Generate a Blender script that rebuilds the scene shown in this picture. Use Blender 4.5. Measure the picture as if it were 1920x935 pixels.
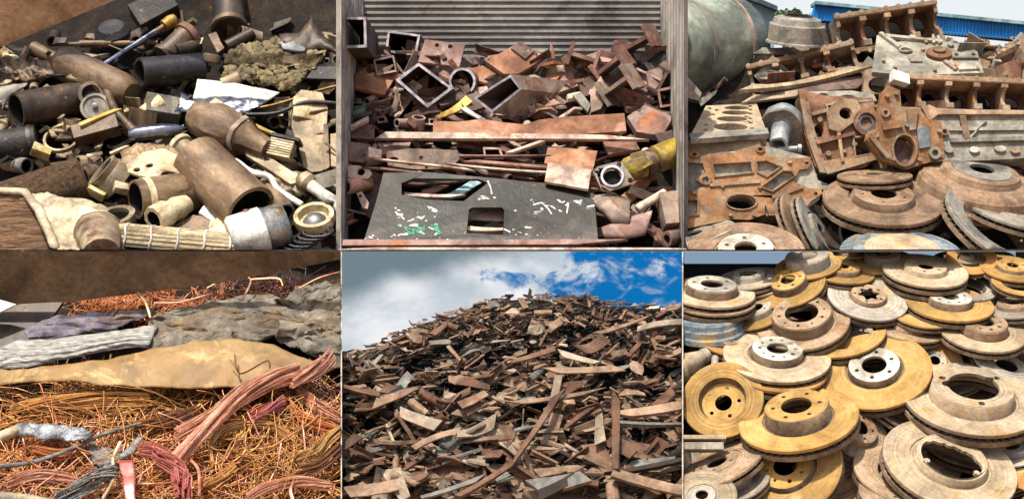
import bpy, bmesh, math, random
import numpy as np
from mathutils import Vector, Matrix, Quaternion, noise
from mathutils.geometry import tessellate_polygon
R = math.radians
rnd = random.Random(7)
for o in list(bpy.data.objects): bpy.data.objects.remove(o)
SCN = bpy.context.scene; COL = SCN.collection

# ------------------------------------------------------------------ camera, sky, sun, exposure
D, EYE = 36.0, 4.675            # camera distance to the front of the lower bays, eye height
cam = bpy.data.cameras.new('camera'); camo = bpy.data.objects.new('camera', cam); COL.objects.link(camo)
camo.location = (0, -D, EYE); camo.rotation_euler = (R(90), 0, 0)
cam.sensor_width = 36; cam.lens = 36 * D / 19.2; cam.clip_end = 3000
SCN.camera = camo
SUN_EL, SUN_AZ = 63, 28         # sun behind the camera, a little to its left
w = bpy.data.worlds.new('World'); SCN.world = w; w.use_nodes = True
nt = w.node_tree; bg = nt.nodes['Background']
sky = nt.nodes.new('ShaderNodeTexSky'); sky.sky_type = 'NISHITA'; sky.sun_disc = False
sky.sun_elevation = R(SUN_EL); sky.sun_rotation = R(180 + SUN_AZ); sky.dust_density = 4; sky.air_density = 1; sky.ozone_density = 1
nt.links.new(sky.outputs[0], bg.inputs[0]); bg.inputs[1].default_value = 0.15
sl = bpy.data.lights.new('sun', 'SUN'); sl.energy = 4.2; sl.angle = R(0.5); sl.color = (1, .95, .86)
so = bpy.data.objects.new('sun', sl); COL.objects.link(so)
sdir = Vector((-math.sin(R(SUN_AZ)) * math.cos(R(SUN_EL)), -math.cos(R(SUN_AZ)) * math.cos(R(SUN_EL)), math.sin(R(SUN_EL))))
so.rotation_euler = (-sdir).to_track_quat('-Z', 'Y').to_euler(); so.location = sdir * 60
SCN.view_settings.view_transform = 'Standard'; SCN.view_settings.look = 'None'
SCN.view_settings.exposure = 0.55; SCN.view_settings.gamma = 1

# ------------------------------------------------------------------ placing things in the six bays
def sc(y): return (D + y) / D
def P(px, py, y):
    k = sc(y); return Vector(((px - 960) * .01 * k, y, EYE + (467.5 - py) * .01 * k))
def yb(py): return (935 - py) / 467 * 4.4            # lower row: the heaps bank up at about 45 degrees
def yt(py): return 5.3 + (467 - py) / 467 * 4.2      # upper row, one terrace further back
def dep(py): return yt(py) if py < 468 else yb(py)
def Q(px, py, l=0.0): return P(px, py, dep(py) - l)

TILE = [0]; REG = []
def reg(o): REG.append((o, TILE[0])); return o
def tag(o, label=None, cat=None, group=None, kind=None):
    if label: o['label'] = label
    if cat: o['category'] = cat
    if group: o['group'] = group
    if kind: o['kind'] = kind
    return o
def empty(name, loc, rot=None, s=1.0):
    o = bpy.data.objects.new(name, None); COL.objects.link(o); o.empty_display_size = .1
    o.rotation_mode = 'QUATERNION'; o.location = loc
    if rot is not None: o.rotation_quaternion = rot
    o.scale = (s, s, s); return o
def copy_tree(o, parent=None):
    c = o.copy(); COL.objects.link(c); c.parent = parent; 
    if o.type == 'MESH': reg(c)
    for ch in list(o.children): copy_tree(ch, c)
    return c

class MB:
    """collects faces (in picture-scale hundredths of a metre) and links them as ONE mesh"""
    def __init__(s): s.v = []; s.f = []
    def add(s, vs, fs, M=None):
        n = len(s.v)
        if M is not None: vs = [M @ Vector(q) for q in vs]
        s.v += [tuple(q) for q in vs]; s.f += [tuple(i + n for i in f) for f in fs]; return s
    def box(s, c, d, M=None, tap=1.0):
        x, y, z = d[0] / 2, d[1] / 2, d[2] / 2; t = tap
        vs = [(-x, -y, -z), (x, -y, -z), (x, y, -z), (-x, y, -z), (-x * t, -y * t, z), (x * t, -y * t, z), (x * t, y * t, z), (-x * t, y * t, z)]
        vs = [(c[0] + a, c[1] + b, c[2] + e) for a, b, e in vs]
        return s.add(vs, [(0, 3, 2, 1), (4, 5, 6, 7), (0, 1, 5, 4), (1, 2, 6, 5), (2, 3, 7, 6), (3, 0, 4, 7)], M)
    def lathe(s, prof, n=28, M=None, closed=False, a0=0, a1=360, wob=0.0, seed=0):
        """prof: (z, r); revolves about Z"""
        full = abs(a1 - a0) >= 360; m = len(prof); cols = n if full else n + 1; vs = []; fs = []
        for i in range(cols):
            a = R(a0 + (a1 - a0) * i / n); ca, sa = math.cos(a), math.sin(a)
            for j, (z, r) in enumerate(prof):
                rr = r * (1 + wob * noise.noise(Vector((ca * 1.7 + seed, sa * 1.7, z * .02)))) if wob else r
                vs.append((rr * ca, rr * sa, z))
        for i in range(n):
            i2 = (i + 1) % cols
            for j in range(m if closed else m - 1):
                j2 = (j + 1) % m; fs.append((i * m + j, i2 * m + j, i2 * m + j2, i * m + j2))
        if not full and closed:
            fs.append(tuple(range(m))); fs.append(tuple(reversed([(cols - 1) * m + j for j in range(m)])))
        return s.add(vs, fs, M)
    def tube(s, path, r, n=8, taper=None, caps=True, flat=1.0):
        path = [Vector(p) for p in path]; m = len(path); vs = []; fs = []; up = None
        for i, p in enumerate(path):
            t = (path[min(i + 1, m - 1)] - path[max(i - 1, 0)]).normalized()
            if up is None: up = t.orthogonal().normalized() if abs(t.z) > .9 else Vector((0, 0, 1)).cross(t).normalized()
            up = (up - t * up.dot(t)).normalized(); b = t.cross(up)
            rr = (r[i] if isinstance(r, (list, tuple)) else r)
            for k in range(n):
                a = 2 * math.pi * k / n; vs.append(p + up * (rr * math.cos(a)) + b * (rr * flat * math.sin(a)))
        for i in range(m - 1):
            for k in range(n):
                k2 = (k + 1) % n; fs.append((i * n + k, i * n + k2, (i + 1) * n + k2, (i + 1) * n + k))
        if caps: fs.append(tuple(reversed(range(n)))); fs.append(tuple(range((m - 1) * n, m * n)))
        return s.add(vs, fs)
    def plate(s, outer, holes=(), t=6, g=(0, 0), M=None, off=0.0):
        """outline (x,z) with holes, on the plane y = g0*x + g1*z, thickness t behind it"""
        loops = [list(outer)] + [list(h) for h in holes]
        nrm = Vector((-g[0], 1, -g[1])).normalized()          # points away from the viewer
        tri = tessellate_polygon([[Vector((a, b, 0)) for a, b in L] for L in loops])
        flat = [q for L in loops for q in L]
        fr = [Vector((a, g[0] * a + g[1] * b, b)) + nrm * off for a, b in flat]; bk = [q + nrm * t for q in fr]
        n = len(flat); fs = []
        for a, b, c in tri:
            A, B, C = fr[a], fr[b], fr[c]
            if (B - A).cross(C - A).dot(nrm) > 0: b, c = c, b
            fs.append((a, b, c)); fs.append((n + a, n + c, n + b))
        i0 = 0
        for li, L in enumerate(loops):
            m = len(L); area = sum(L[i][0] * L[(i + 1) % m][1] - L[(i + 1) % m][0] * L[i][1] for i in range(m))
            ccw = (area > 0) == (li == 0)
            for i in range(m):
                a, b = i0 + i, i0 + (i + 1) % m
                fs.append((a, n + a, n + b, b) if ccw else (b, n + b, n + a, a))
            i0 += m
        return s.add(fr + bk, fs, M)
    def grid(s, pts):
        """pts[i][j] -> Vector"""
        nu, nv = len(pts), len(pts[0])
        return s.add([q for row in pts for q in row], [(i * nv + j, (i + 1) * nv + j, (i + 1) * nv + j + 1, i * nv + j + 1) for i in range(nu - 1) for j in range(nv - 1)])
    def jit(s, a, f=.03, seed=0):
        s.v = [tuple(Vector(q) + noise.noise_vector(Vector(q) * f + Vector((seed, seed * 2, 0))) * a) for q in s.v]; return s
    def mesh(s, name, smooth=40):
        me = bpy.data.meshes.new(name); me.from_pydata([(a * .01, b * .01, c * .01) for a, b, c in s.v], [], s.f); me.update()
        if smooth: 
            me.shade_smooth(); me.set_sharp_from_angle(angle=R(smooth))
        return me
    def build(s, name, mat, parent=None, smooth=40, bevel=0, solid=0, loc=None, rot=None, sca=None, flip=False):
        me = s.mesh(name, smooth); me.materials.append(M_(mat))
        o = bpy.data.objects.new(name, me); COL.objects.link(o); o.parent = parent; o.rotation_mode = 'QUATERNION'
        if loc is not None: o.location = loc
        if rot is not None: o.rotation_quaternion = rot
        if sca is not None: o.scale = (sca,) * 3
        if solid:
            md = o.modifiers.new('solid', 'SOLIDIFY'); md.thickness = solid * .01; md.offset = 0
        if bevel:
            md = o.modifiers.new('bevel', 'BEVEL'); md.width = bevel * .01; md.segments = 2; md.limit_method = 'ANGLE'; md.angle_limit = R(40)
        return reg(o)

def circ(cx, cz, r, n=18, ry=None, ph=0):
    ry = r if ry is None else ry
    return [(cx + r * math.cos(2 * math.pi * i / n + ph), cz + ry * math.sin(2 * math.pi * i / n + ph)) for i in range(n)]
def rrect(x0, z0, x1, z1, r=4):
    o = []
    for cx, cz, a in ((x1 - r, z1 - r, 0), (x0 + r, z1 - r, 90), (x0 + r, z0 + r, 180), (x1 - r, z0 + r, 270)):
        o += [(cx + r * math.cos(R(a + k * 30)), cz + r * math.sin(R(a + k * 30))) for k in range(4)]
    return o
def euler(rx=0, ry=0, rz=0):
    """rz: yaw about the vertical, rx: lean back (positive = top away), ry: roll clockwise in the picture"""
    return (Matrix.Rotation(R(rz), 3, 'Z') @ Matrix.Rotation(R(ry), 3, 'Y') @ Matrix.Rotation(R(-rx), 3, 'X')).to_quaternion()
def axis_rot(v):
    return Vector(v).normalized().to_track_quat('Z', 'Y')

# ------------------------------------------------------------------ materials
MATS = {}
def M_(m):
    return MATS[m] if isinstance(m, str) else m
def lin(c): 
    return tuple(((x / 255) / 12.92 if x / 255 <= .04045 else ((x / 255 + .055) / 1.055) ** 2.4) for x in c) + (1,)
def surf(name, cols, s=2.0, rough=.85, bump=.25, metal=0.0, stain=None, st=(.55, .65), ss=1.2, stretch=(1, 1, 1), fine=.35, spec=.3, ring=0, grime=.55, stain2=None):
    """cols: 2-4 sRGB albedo colours blended by noise, optional stain colour in patches, fine speckle, bump"""
    m = bpy.data.materials.new(name); m.use_nodes = True; N = m.node_tree.nodes; L = m.node_tree.links
    b = N['Principled BSDF']; b.inputs['Metallic'].default_value = metal; b.inputs['Specular IOR Level'].default_value = spec
    tc = N.new('ShaderNodeTexCoord'); oi = N.new('ShaderNodeObjectInfo'); mp = N.new('ShaderNodeMapping'); mp.inputs['Scale'].default_value = stretch
    mul = N.new('ShaderNodeMath'); mul.operation = 'MULTIPLY'; mul.inputs[1].default_value = 37.0
    L.new(oi.outputs['Random'], mul.inputs[0]); L.new(tc.outputs['Object'], mp.inputs['Vector']); L.new(mul.outputs[0], mp.inputs['Location'])
    def nz(scale, det=6, ro=.6, dist=0.0):
        n = N.new('ShaderNodeTexNoise'); n.inputs['Scale'].default_value = scale; n.inputs['Detail'].default_value = det
        n.inputs['Roughness'].default_value = ro; n.inputs['Distortion'].default_value = dist; L.new(mp.outputs[0], n.inputs['Vector']); return n
    n1 = nz(s, 8, .65, .4); cr = N.new('ShaderNodeValToRGB'); L.new(n1.outputs['Fac'], cr.inputs[0])
    el = cr.color_ramp.elements; k = len(cols)
    while len(el) < k: el.new(.5)
    for i, c in enumerate(cols): el[i].position = .32 + .36 * i / max(k - 1, 1); el[i].color = lin(c)
    out = cr.outputs[0]
    if stain:
        n2 = nz(ss, 9, .7, .8); r2 = N.new('ShaderNodeValToRGB'); r2.color_ramp.elements[0].position = st[0]; r2.color_ramp.elements[1].position = st[1]
        L.new(n2.outputs['Fac'], r2.inputs[0]); mx = N.new('ShaderNodeMix'); mx.data_type = 'RGBA'; L.new(r2.outputs[0], mx.inputs[0])
        L.new(out, mx.inputs[6]); mx.inputs[7].default_value = lin(stain); out = mx.outputs[2]
    if stain2:
        n6 = nz(6.0, 6, .75, .5); r6 = N.new('ShaderNodeValToRGB'); r6.color_ramp.elements[0].position = .64; r6.color_ramp.elements[1].position = .67
        L.new(n6.outputs['Fac'], r6.inputs[0]); mx = N.new('ShaderNodeMix'); mx.data_type = 'RGBA'; L.new(r6.outputs[0], mx.inputs[0]); L.new(out, mx.inputs[6]); mx.inputs[7].default_value = lin(stain2); out = mx.outputs[2]
    n3 = nz(s * 9, 4, .7); r3 = N.new('ShaderNodeMapRange'); r3.inputs[1].default_value = .3; r3.inputs[2].default_value = .7
    r3.inputs[3].default_value = 1 - fine; r3.inputs[4].default_value = 1 + fine * .5; L.new(n3.outputs['Fac'], r3.inputs[0])
    rv = N.new('ShaderNodeMapRange'); rv.inputs[3].default_value = .82; rv.inputs[4].default_value = 1.15; L.new(oi.outputs['Random'], rv.inputs[0])
    mm = N.new('ShaderNodeMath'); mm.operation = 'MULTIPLY'; L.new(r3.outputs[0], mm.inputs[0]); L.new(rv.outputs[0], mm.inputs[1])
    def times(a, bq):
        q = N.new('ShaderNodeMath'); q.operation = 'MULTIPLY'; L.new(a, q.inputs[0]); L.new(bq, q.inputs[1]); return q
    if grime:      # broad dirt patches
        n5 = nz(s * .55 + .3, 5, .6, 1.2); r5 = N.new('ShaderNodeMapRange'); r5.inputs[1].default_value = .38; r5.inputs[2].default_value = .56; r5.inputs[3].default_value = grime; r5.inputs[4].default_value = 1.08
        L.new(n5.outputs['Fac'], r5.inputs[0]); mm = times(mm.outputs[0], r5.outputs[0])
    if ring:       # turning marks round the axis
        vx = N.new('ShaderNodeVectorMath'); vx.operation = 'MULTIPLY'; vx.inputs[1].default_value = (1, 1, 0); L.new(tc.outputs['Object'], vx.inputs[0])
        vl = N.new('ShaderNodeVectorMath'); vl.operation = 'LENGTH'; L.new(vx.outputs[0], vl.inputs[0])
        n7 = N.new('ShaderNodeTexNoise'); n7.noise_dimensions = '1D'; n7.inputs['Scale'].default_value = 26; n7.inputs['Detail'].default_value = 4; L.new(vl.outputs['Value'], n7.inputs['W'])
        r7 = N.new('ShaderNodeMapRange'); r7.inputs[1].default_value = .3; r7.inputs[2].default_value = .7; r7.inputs[3].default_value = 1 - ring; r7.inputs[4].default_value = 1 + ring * .5; L.new(n7.outputs['Fac'], r7.inputs[0]); mm = times(mm.outputs[0], r7.outputs[0])
    vm = N.new('ShaderNodeVectorMath'); vm.operation = 'SCALE'; L.new(out, vm.inputs[0]); L.new(mm.outputs[0], vm.inputs['Scale'])
    L.new(vm.outputs[0], b.inputs['Base Color'])
    rr = N.new('ShaderNodeMapRange'); rr.inputs[3].default_value = max(rough - .15, .05); rr.inputs[4].default_value = min(rough + .12, 1); L.new(n1.outputs['Fac'], rr.inputs[0]); L.new(rr.outputs[0], b.inputs['Roughness'])
    if bump:
        ad = N.new('ShaderNodeMath'); ad.operation = 'ADD'; L.new(n3.outputs['Fac'], ad.inputs[0]); L.new(n1.outputs['Fac'], ad.inputs[1])
        bp = N.new('ShaderNodeBump'); bp.inputs['Strength'].default_value = bump; bp.inputs['Distance'].default_value = .04; L.new(ad.outputs[0], bp.inputs['Height']); L.new(bp.outputs[0], b.inputs['Normal'])
    MATS[name] = m; return m
surf('tan', [(118, 103, 80), (159, 139, 110), (186, 167, 135)], 1.6, rough=.6, metal=.3, spec=.5, stain=(92, 66, 42), stain2=(150, 134, 106))
surf('tanlight', [(169, 149, 111), (201, 183, 146), (220, 206, 175)], 1.5, stain=(140, 108, 70))
surf('brown', [(72, 58, 46), (104, 84, 64), (132, 110, 84)], 2, rough=.55, metal=.35, spec=.5, stain=(58, 42, 32), stain2=(150, 134, 106))
surf('darkbrown', [(40, 34, 28), (64, 52, 42), (84, 68, 52)], 2, rough=.5, metal=.3, spec=.5, stain=(30, 25, 22), stain2=(150, 134, 106))
surf('black', [(24, 23, 23), (42, 40, 38), (56, 52, 48)], 2, rough=.5, stain=(92, 78, 60), st=(.52, .66), bump=.5, stain2=(150, 134, 106))
surf('oil', [(18, 18, 20), (38, 36, 36), (64, 60, 56)], 3, rough=.4, spec=.5, bump=.4, stain=(86, 72, 54), st=(.56, .7), stain2=(150, 134, 106))
surf('warmbrown', [(95, 73, 52), (128, 104, 77), (153, 131, 103)], 1.8, rough=.6, metal=.25, spec=.5, stain=(86, 64, 44), stain2=(176, 156, 124), stretch=(1, 1, .5))
surf('steel', [(120, 120, 118), (160, 158, 152), (186, 184, 178)], 2, rough=.42, metal=.75, stain=(120, 100, 76), bump=.12)
surf('chrome', [(70, 78, 96), (120, 126, 138), (150, 152, 156)], 3, rough=.25, metal=.9, bump=.05, fine=.1)
surf('white', [(190, 186, 172), (218, 214, 202), (232, 228, 218)], 2, rough=.6, stain=(150, 128, 96), st=(.6, .7))
surf('crust', [(112, 100, 68), (148, 132, 96), (180, 162, 122)], 4, bump=1.0, stain=(86, 76, 54), fine=.5)
surf('brass', [(130, 100, 40), (176, 140, 66), (204, 170, 96)], 2, rough=.5, metal=.4)
surf('wood', [(128, 92, 64), (166, 126, 92), (192, 154, 118)], 1.6, stretch=(1, 2, 9), bump=1.0, stain=(88, 62, 42), st=(.5, .6), ss=2.4)
surf('yellowstick', [(166, 127, 51), (190, 156, 81), (200, 176, 119)], 2, stretch=(1, 4, 4))
surf('rag', [(150, 132, 104), (186, 168, 138), (206, 192, 166)], 1.4, bump=.6, stain=(120, 98, 70))
surf('rag_yellow', [(144, 117, 54), (185, 167, 108), (201, 192, 162)], 3, bump=.5)
surf('mesh_brown', [(70, 50, 36), (110, 84, 58), (136, 106, 74)], 12, bump=1.2, stain=(150, 110, 50), st=(.6, .72))
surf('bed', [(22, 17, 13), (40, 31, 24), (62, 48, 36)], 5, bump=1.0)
surf('shadeblack', [(14, 12, 11), (26, 22, 19), (40, 33, 28)], 6, bump=1.0)  # near-black for gaps, bores and pipe mouths: their shade put into the colour
surf('edge', [(150, 140, 124), (176, 166, 148)], 1)
# container scrap
surf('rust', [(99, 71, 59), (130, 96, 80), (155, 123, 108)], 1.8, stain=(104, 62, 52), fine=.3)
surf('rustorange', [(132, 88, 63), (161, 113, 83), (178, 142, 115)], 1.6, stain=(186, 142, 124), st=(.55, .66), fine=.25)
surf('rustpink', [(124, 96, 87), (151, 123, 113), (172, 153, 143)], 1.8, stain=(166, 106, 72), st=(.52, .64), fine=.25)
surf('rustdark', [(71, 55, 52), (99, 80, 71), (124, 102, 91)], 2, stain=(52, 38, 36))
surf('greyrust', [(110, 95, 86), (146, 127, 112), (169, 150, 131)], 2, stain=(120, 80, 56), fine=.25)
surf('palerust', [(170, 140, 122), (198, 174, 156), (212, 196, 180)], 2, stain=(150, 108, 84), fine=.3)
surf('rim', [(150, 142, 148), (188, 182, 186), (206, 202, 204)], 6, rough=.6, fine=.3)
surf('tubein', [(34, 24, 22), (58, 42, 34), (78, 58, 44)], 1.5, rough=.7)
surf('container', [(136, 128, 120), (156, 148, 138), (170, 162, 150)], .7, rough=.6, stain=(112, 90, 72), st=(.56, .68), bump=.08, fine=.15)
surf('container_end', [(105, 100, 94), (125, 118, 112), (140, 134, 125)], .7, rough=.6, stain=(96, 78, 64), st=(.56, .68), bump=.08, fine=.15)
surf('greenpaint', [(30, 28, 17), (38, 34, 21), (44, 38, 25)], .8, rough=.5, stain=(84, 72, 62), st=(.5, .66), bump=.25, fine=.2, stain2=(170, 176, 160))
surf('chip_white', [(200, 200, 190), (226, 226, 218)], 8)
surf('chip_green', [(70, 130, 100), (110, 170, 140)], 8)
surf('teal', [(90, 130, 140), (140, 176, 180), (176, 196, 196)], 3)
surf('yellowpaint', [(150, 122, 40), (188, 160, 56), (200, 180, 100)], 2, stain=(116, 96, 66), st=(.42, .56))
surf('greentorn', [(70, 96, 76), (96, 124, 98)], 3)
# engine blocks
surf('block', [(122, 98, 74), (148, 120, 92), (166, 142, 114)], 1.4, stain=(140, 134, 120), st=(.52, .66), bump=.4, grime=0.65)
surf('blockred', [(98, 66, 50), (126, 86, 64), (150, 112, 86)], 1.6, stain=(146, 128, 106), st=(.5, .66), bump=.4)
surf('blockorange', [(124, 86, 56), (150, 108, 72), (170, 134, 98)], 1.6, stain=(146, 134, 114), st=(.5, .64), bump=.5)
surf('blockgrey', [(132, 126, 110), (158, 152, 136), (176, 170, 154)], 1.4, stain=(140, 104, 68), st=(.55, .68), bump=.35)
surf('blockin', [(70, 46, 36), (98, 62, 46), (122, 84, 62)], 1.5, bump=.4)
surf('drumgreen', [(104, 112, 100), (130, 136, 120), (150, 152, 134)], .9, rough=.6, stain=(120, 106, 80), st=(.57, .7), bump=.15)
surf('drumrim', [(74, 84, 86), (98, 106, 104), (120, 124, 116)], 2, stain=(110, 84, 60))
surf('alu', [(130, 136, 138), (164, 168, 168), (190, 192, 190)], 2, rough=.5, metal=.5)
surf('bluesheet', [(10, 96, 168), (22, 122, 196), (40, 140, 210)], .4, rough=.5, bump=0, fine=.05)
surf('bluepost', [(8, 90, 130), (16, 120, 160)], 1, bump=0)
surf('shedwall', [(120, 150, 160), (146, 174, 182), (164, 188, 194)], .3, bump=0, fine=.05)
surf('shedroof', [(50, 62, 74), (76, 88, 98)], .5, bump=0)
surf('redpaint', [(130, 60, 54), (160, 86, 76)], 1)
surf('leaf', [(44, 70, 30), (70, 100, 46), (96, 124, 64)], 3, bump=0)
surf('bark', [(60, 48, 36), (84, 68, 52)], 3)
surf('discbrown', [(106, 84, 66), (136, 110, 86), (156, 130, 104)], 2, stain=(140, 108, 76), st=(.5, .68), ring=.22)
surf('discgrey', [(104, 100, 92), (134, 128, 116), (156, 148, 132)], 2, stain=(130, 100, 70), st=(.56, .7), ring=.22)
surf('bluewear', [(70, 84, 96), (104, 116, 122), (150, 142, 118)], 3, stain=(150, 124, 84))
# brake discs
surf('yel', [(146, 109, 55), (163, 127, 69), (176, 143, 86)], 1.3, stain=(176, 146, 96), bump=.18, fine=.22, ring=.22, grime=0.72)
surf('yelorange', [(142, 97, 49), (160, 115, 62), (172, 133, 80)], 1.3, stain=(172, 144, 100), bump=.18, fine=.22, ring=.22, grime=0.72)
surf('dtan', [(145, 126, 97), (167, 147, 119), (180, 163, 136)], 1.5, stain=(172, 138, 84), bump=.22, fine=.3, ring=.22, grime=0.72)
surf('dbrown', [(132, 108, 82), (156, 130, 102), (172, 148, 120)], 1.6, stain=(130, 98, 70), bump=.22, fine=.3, ring=.22, grime=0.7)
surf('dgrey', [(132, 122, 108), (154, 144, 128), (170, 160, 144)], 1.6, stain=(178, 152, 110), bump=.22, fine=.3, ring=.22, grime=0.72)
surf('dwhite', [(160, 148, 126), (186, 178, 160), (202, 196, 182)], 2, stain=(176, 150, 104), st=(.58, .68), bump=.15)
surf('dedge', [(96, 78, 60), (124, 104, 82), (146, 126, 102)], 3, bump=.4)
surf('ddark', [(46, 36, 30), (70, 56, 44)], 3)
surf('darkwall', [(30, 40, 50), (46, 56, 64)], .5, bump=0)
# copper
for nm, c in {'cu_orange': [(154, 84, 44), (190, 112, 62), (212, 148, 100)], 'cu_gold': [(160, 106, 52), (196, 138, 74), (220, 174, 114)], 'cu_pink': [(158, 96, 72), (196, 136, 108), (222, 180, 152)],
              'cu_brown': [(92, 56, 36), (126, 80, 52), (150, 104, 72)], 'cu_red': [(150, 70, 62), (182, 100, 90), (204, 142, 128)], 'cu_dark': [(50, 30, 22), (74, 44, 30), (96, 60, 40)]}.items():
    surf(nm, c, 3, rough=.38, metal=.35, bump=0, fine=.3, spec=.5, grime=.7)
surf('leather', [(109, 82, 46), (131, 102, 60), (145, 117, 77)], 1.0, rough=.6, stain=(170, 140, 92), bump=0.3, fine=.15, grime=0.7)
surf('purple', [(88, 80, 92), (118, 108, 118), (150, 142, 150)], 3, bump=.5, stain=(128, 108, 92))
surf('sleeve', [(136, 134, 128), (180, 176, 166), (214, 208, 194)], 6, stretch=(1, 3, 4), bump=.9)
surf('greycloth', [(92, 86, 78), (124, 114, 98), (150, 142, 128)], 2, bump=.7, stain=(128, 104, 74), st=(.5, .62))
surf('foil', [(103, 104, 106), (146, 147, 149), (177, 177, 177)], 3, rough=.4, metal=.4, bump=.6)
surf('braid', [(100, 98, 92), (140, 138, 130), (170, 166, 156)], 8, stretch=(1, 2, 2), bump=.8)
surf('ochre', [(140, 98, 48), (172, 126, 66), (196, 156, 100)], 2, rough=.6)
surf('plate_rust', [(120, 92, 66), (146, 114, 84), (160, 128, 98)], 1.0, stain=(96, 62, 40), st=(.62, .7), ss=5, bump=.2)
surf('plate_shade', [(88, 72, 54), (108, 90, 68), (122, 102, 80)], 1.0, stain=(72, 52, 36), st=(.6, .7), ss=4, bump=.2)  # tipper plate again, its overhang shade put into a darker colour
# scrap mountain
surf('sh_tan', [(110, 86, 67), (135, 110, 87), (156, 129, 106)], 1.5, stain=(120, 84, 60), fine=.3)
surf('sh_rust', [(78, 55, 42), (102, 74, 56), (120, 93, 73)], 1.5, stain=(110, 70, 48), fine=.3)
surf('sh_pale', [(134, 117, 97), (155, 139, 117), (170, 155, 136)], 1.5, stain=(150, 116, 86), fine=.3)
surf('sh_grey', [(88, 86, 80), (112, 110, 102), (132, 128, 118)], 1.5, stain=(130, 104, 80), fine=.3)
surf('sh_dark', [(31, 25, 21), (48, 38, 31), (64, 51, 43)], 1.5, fine=.3)  # dark pieces, blackened further to paint deeper shadow between the shards
def sky_mat(name, plain=False):
    m = bpy.data.materials.new(name); m.use_nodes = True; N = m.node_tree.nodes; L = m.node_tree.links; N.clear()
    out = N.new('ShaderNodeOutputMaterial'); em = N.new('ShaderNodeEmission'); L.new(em.outputs[0], out.inputs[0]); em.inputs[1].default_value = .66
    if plain:
        em.inputs[0].default_value = lin((138, 160, 186)); MATS[name] = m; return
    tc = N.new('ShaderNodeTexCoord'); mp = N.new('ShaderNodeMapping'); L.new(tc.outputs['Object'], mp.inputs[0]); mp.inputs['Scale'].default_value = (1, 1, 1.5)
    sx = N.new('ShaderNodeSeparateXYZ'); L.new(tc.outputs['Object'], sx.inputs[0])
    def nz(s, d, r, loc, dist=0):
        q = N.new('ShaderNodeMapping'); L.new(mp.outputs[0], q.inputs[0]); q.inputs['Location'].default_value = loc
        n = N.new('ShaderNodeTexNoise'); n.inputs['Scale'].default_value = s; n.inputs['Detail'].default_value = d; n.inputs['Roughness'].default_value = r; n.inputs['Distortion'].default_value = dist
        L.new(q.outputs[0], n.inputs['Vector']); return n.outputs['Fac']
    def math_(op, a, b):
        n = N.new('ShaderNodeMath'); n.operation = op
        for i, v in enumerate((a, b)):
            if isinstance(v, (int, float)): n.inputs[i].default_value = v
            else: L.new(v, n.inputs[i])
        return n.outputs[0]
    def mixc(f, a, b):
        n = N.new('ShaderNodeMix'); n.data_type = 'RGBA'; L.new(f, n.inputs[0])
        for i, v in ((6, a), (7, b)):
            if isinstance(v, tuple): n.inputs[i].default_value = v
            else: L.new(v, n.inputs[i])
        return n.outputs[2]
    def ramp(v, a, b):
        n = N.new('ShaderNodeMapRange'); n.interpolation_type = 'SMOOTHSTEP'; L.new(v, n.inputs[0]); n.inputs[1].default_value = a; n.inputs[2].default_value = b; return n.outputs[0]
    nA = math_('MULTIPLY', math_('SUBTRACT', nz(1.05, 10, .62, (3.1, 0, 1.2), .35), .5), 1.7)
    cov = math_('ADD', math_('ADD', nA, .5), math_('MULTIPLY', math_('SUBTRACT', 1.35, sx.outputs[0]), .125))
    cl = ramp(cov, .42, .66)
    wi = math_('MULTIPLY', ramp(nz(1.6, 10, .65, (6.1, 1, 3.3), .5), .5, .74), .8)
    cl = math_('MAXIMUM', cl, wi)
    shade = ramp(nz(.6, 7, .55, (8.3, 2, .4), .2), .36, .66)
    cloud = mixc(shade, lin((192, 204, 214)), lin((246, 247, 249)))
    dk = math_('ADD', math_('MULTIPLY', nz(.5, 6, .5, (1, 5, 2)), .8), math_('ADD', math_('MULTIPLY', math_('SUBTRACT', -.6, sx.outputs[0]), .16), math_('MULTIPLY', math_('SUBTRACT', sx.outputs[2], 3.2), .5)))
    cloud = mixc(ramp(dk, .86, 1.3), cloud, lin((116, 136, 146)))
    L.new(mixc(cl, lin((14, 116, 186)), cloud), em.inputs[0]); MATS[name] = m
sky_mat('sky_cloud'); sky_mat('sky_plain', True)
sky_mat('sky_white', True); MATS['sky_white'].node_tree.nodes['Emission'].inputs[0].default_value = lin((240, 246, 250))
def zone(px, py, x0, x1, y0, y1, words=('upper', 'middle', 'lower')):
    c = min(4, max(0, int((px - x0) / (x1 - x0) * 5))); r = min(2, max(0, int((py - y0) / (y1 - y0) * 3)))
    return words[r] + ' ' + ['far left', 'left', 'centre', 'right', 'far right'][c]
COLN = dict(sh_tan='tan', sh_rust='rust brown', sh_pale='pale', sh_grey='grey', sh_dark='dark', rust='rust red', rustpink='pinkish', rustdark='dark brown', greyrust='grey-brown', rustorange='orange', palerust='pale', tan='tan', brown='brown', darkbrown='dark brown', black='black', discgrey='grey', tanlight='light tan', oil='oily black', discbrown='brown', blockgrey='grey', dtan='tan', block='rust brown', blockred='red-brown', dbrown='brown', dgrey='grey', yel='yellow')
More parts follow.
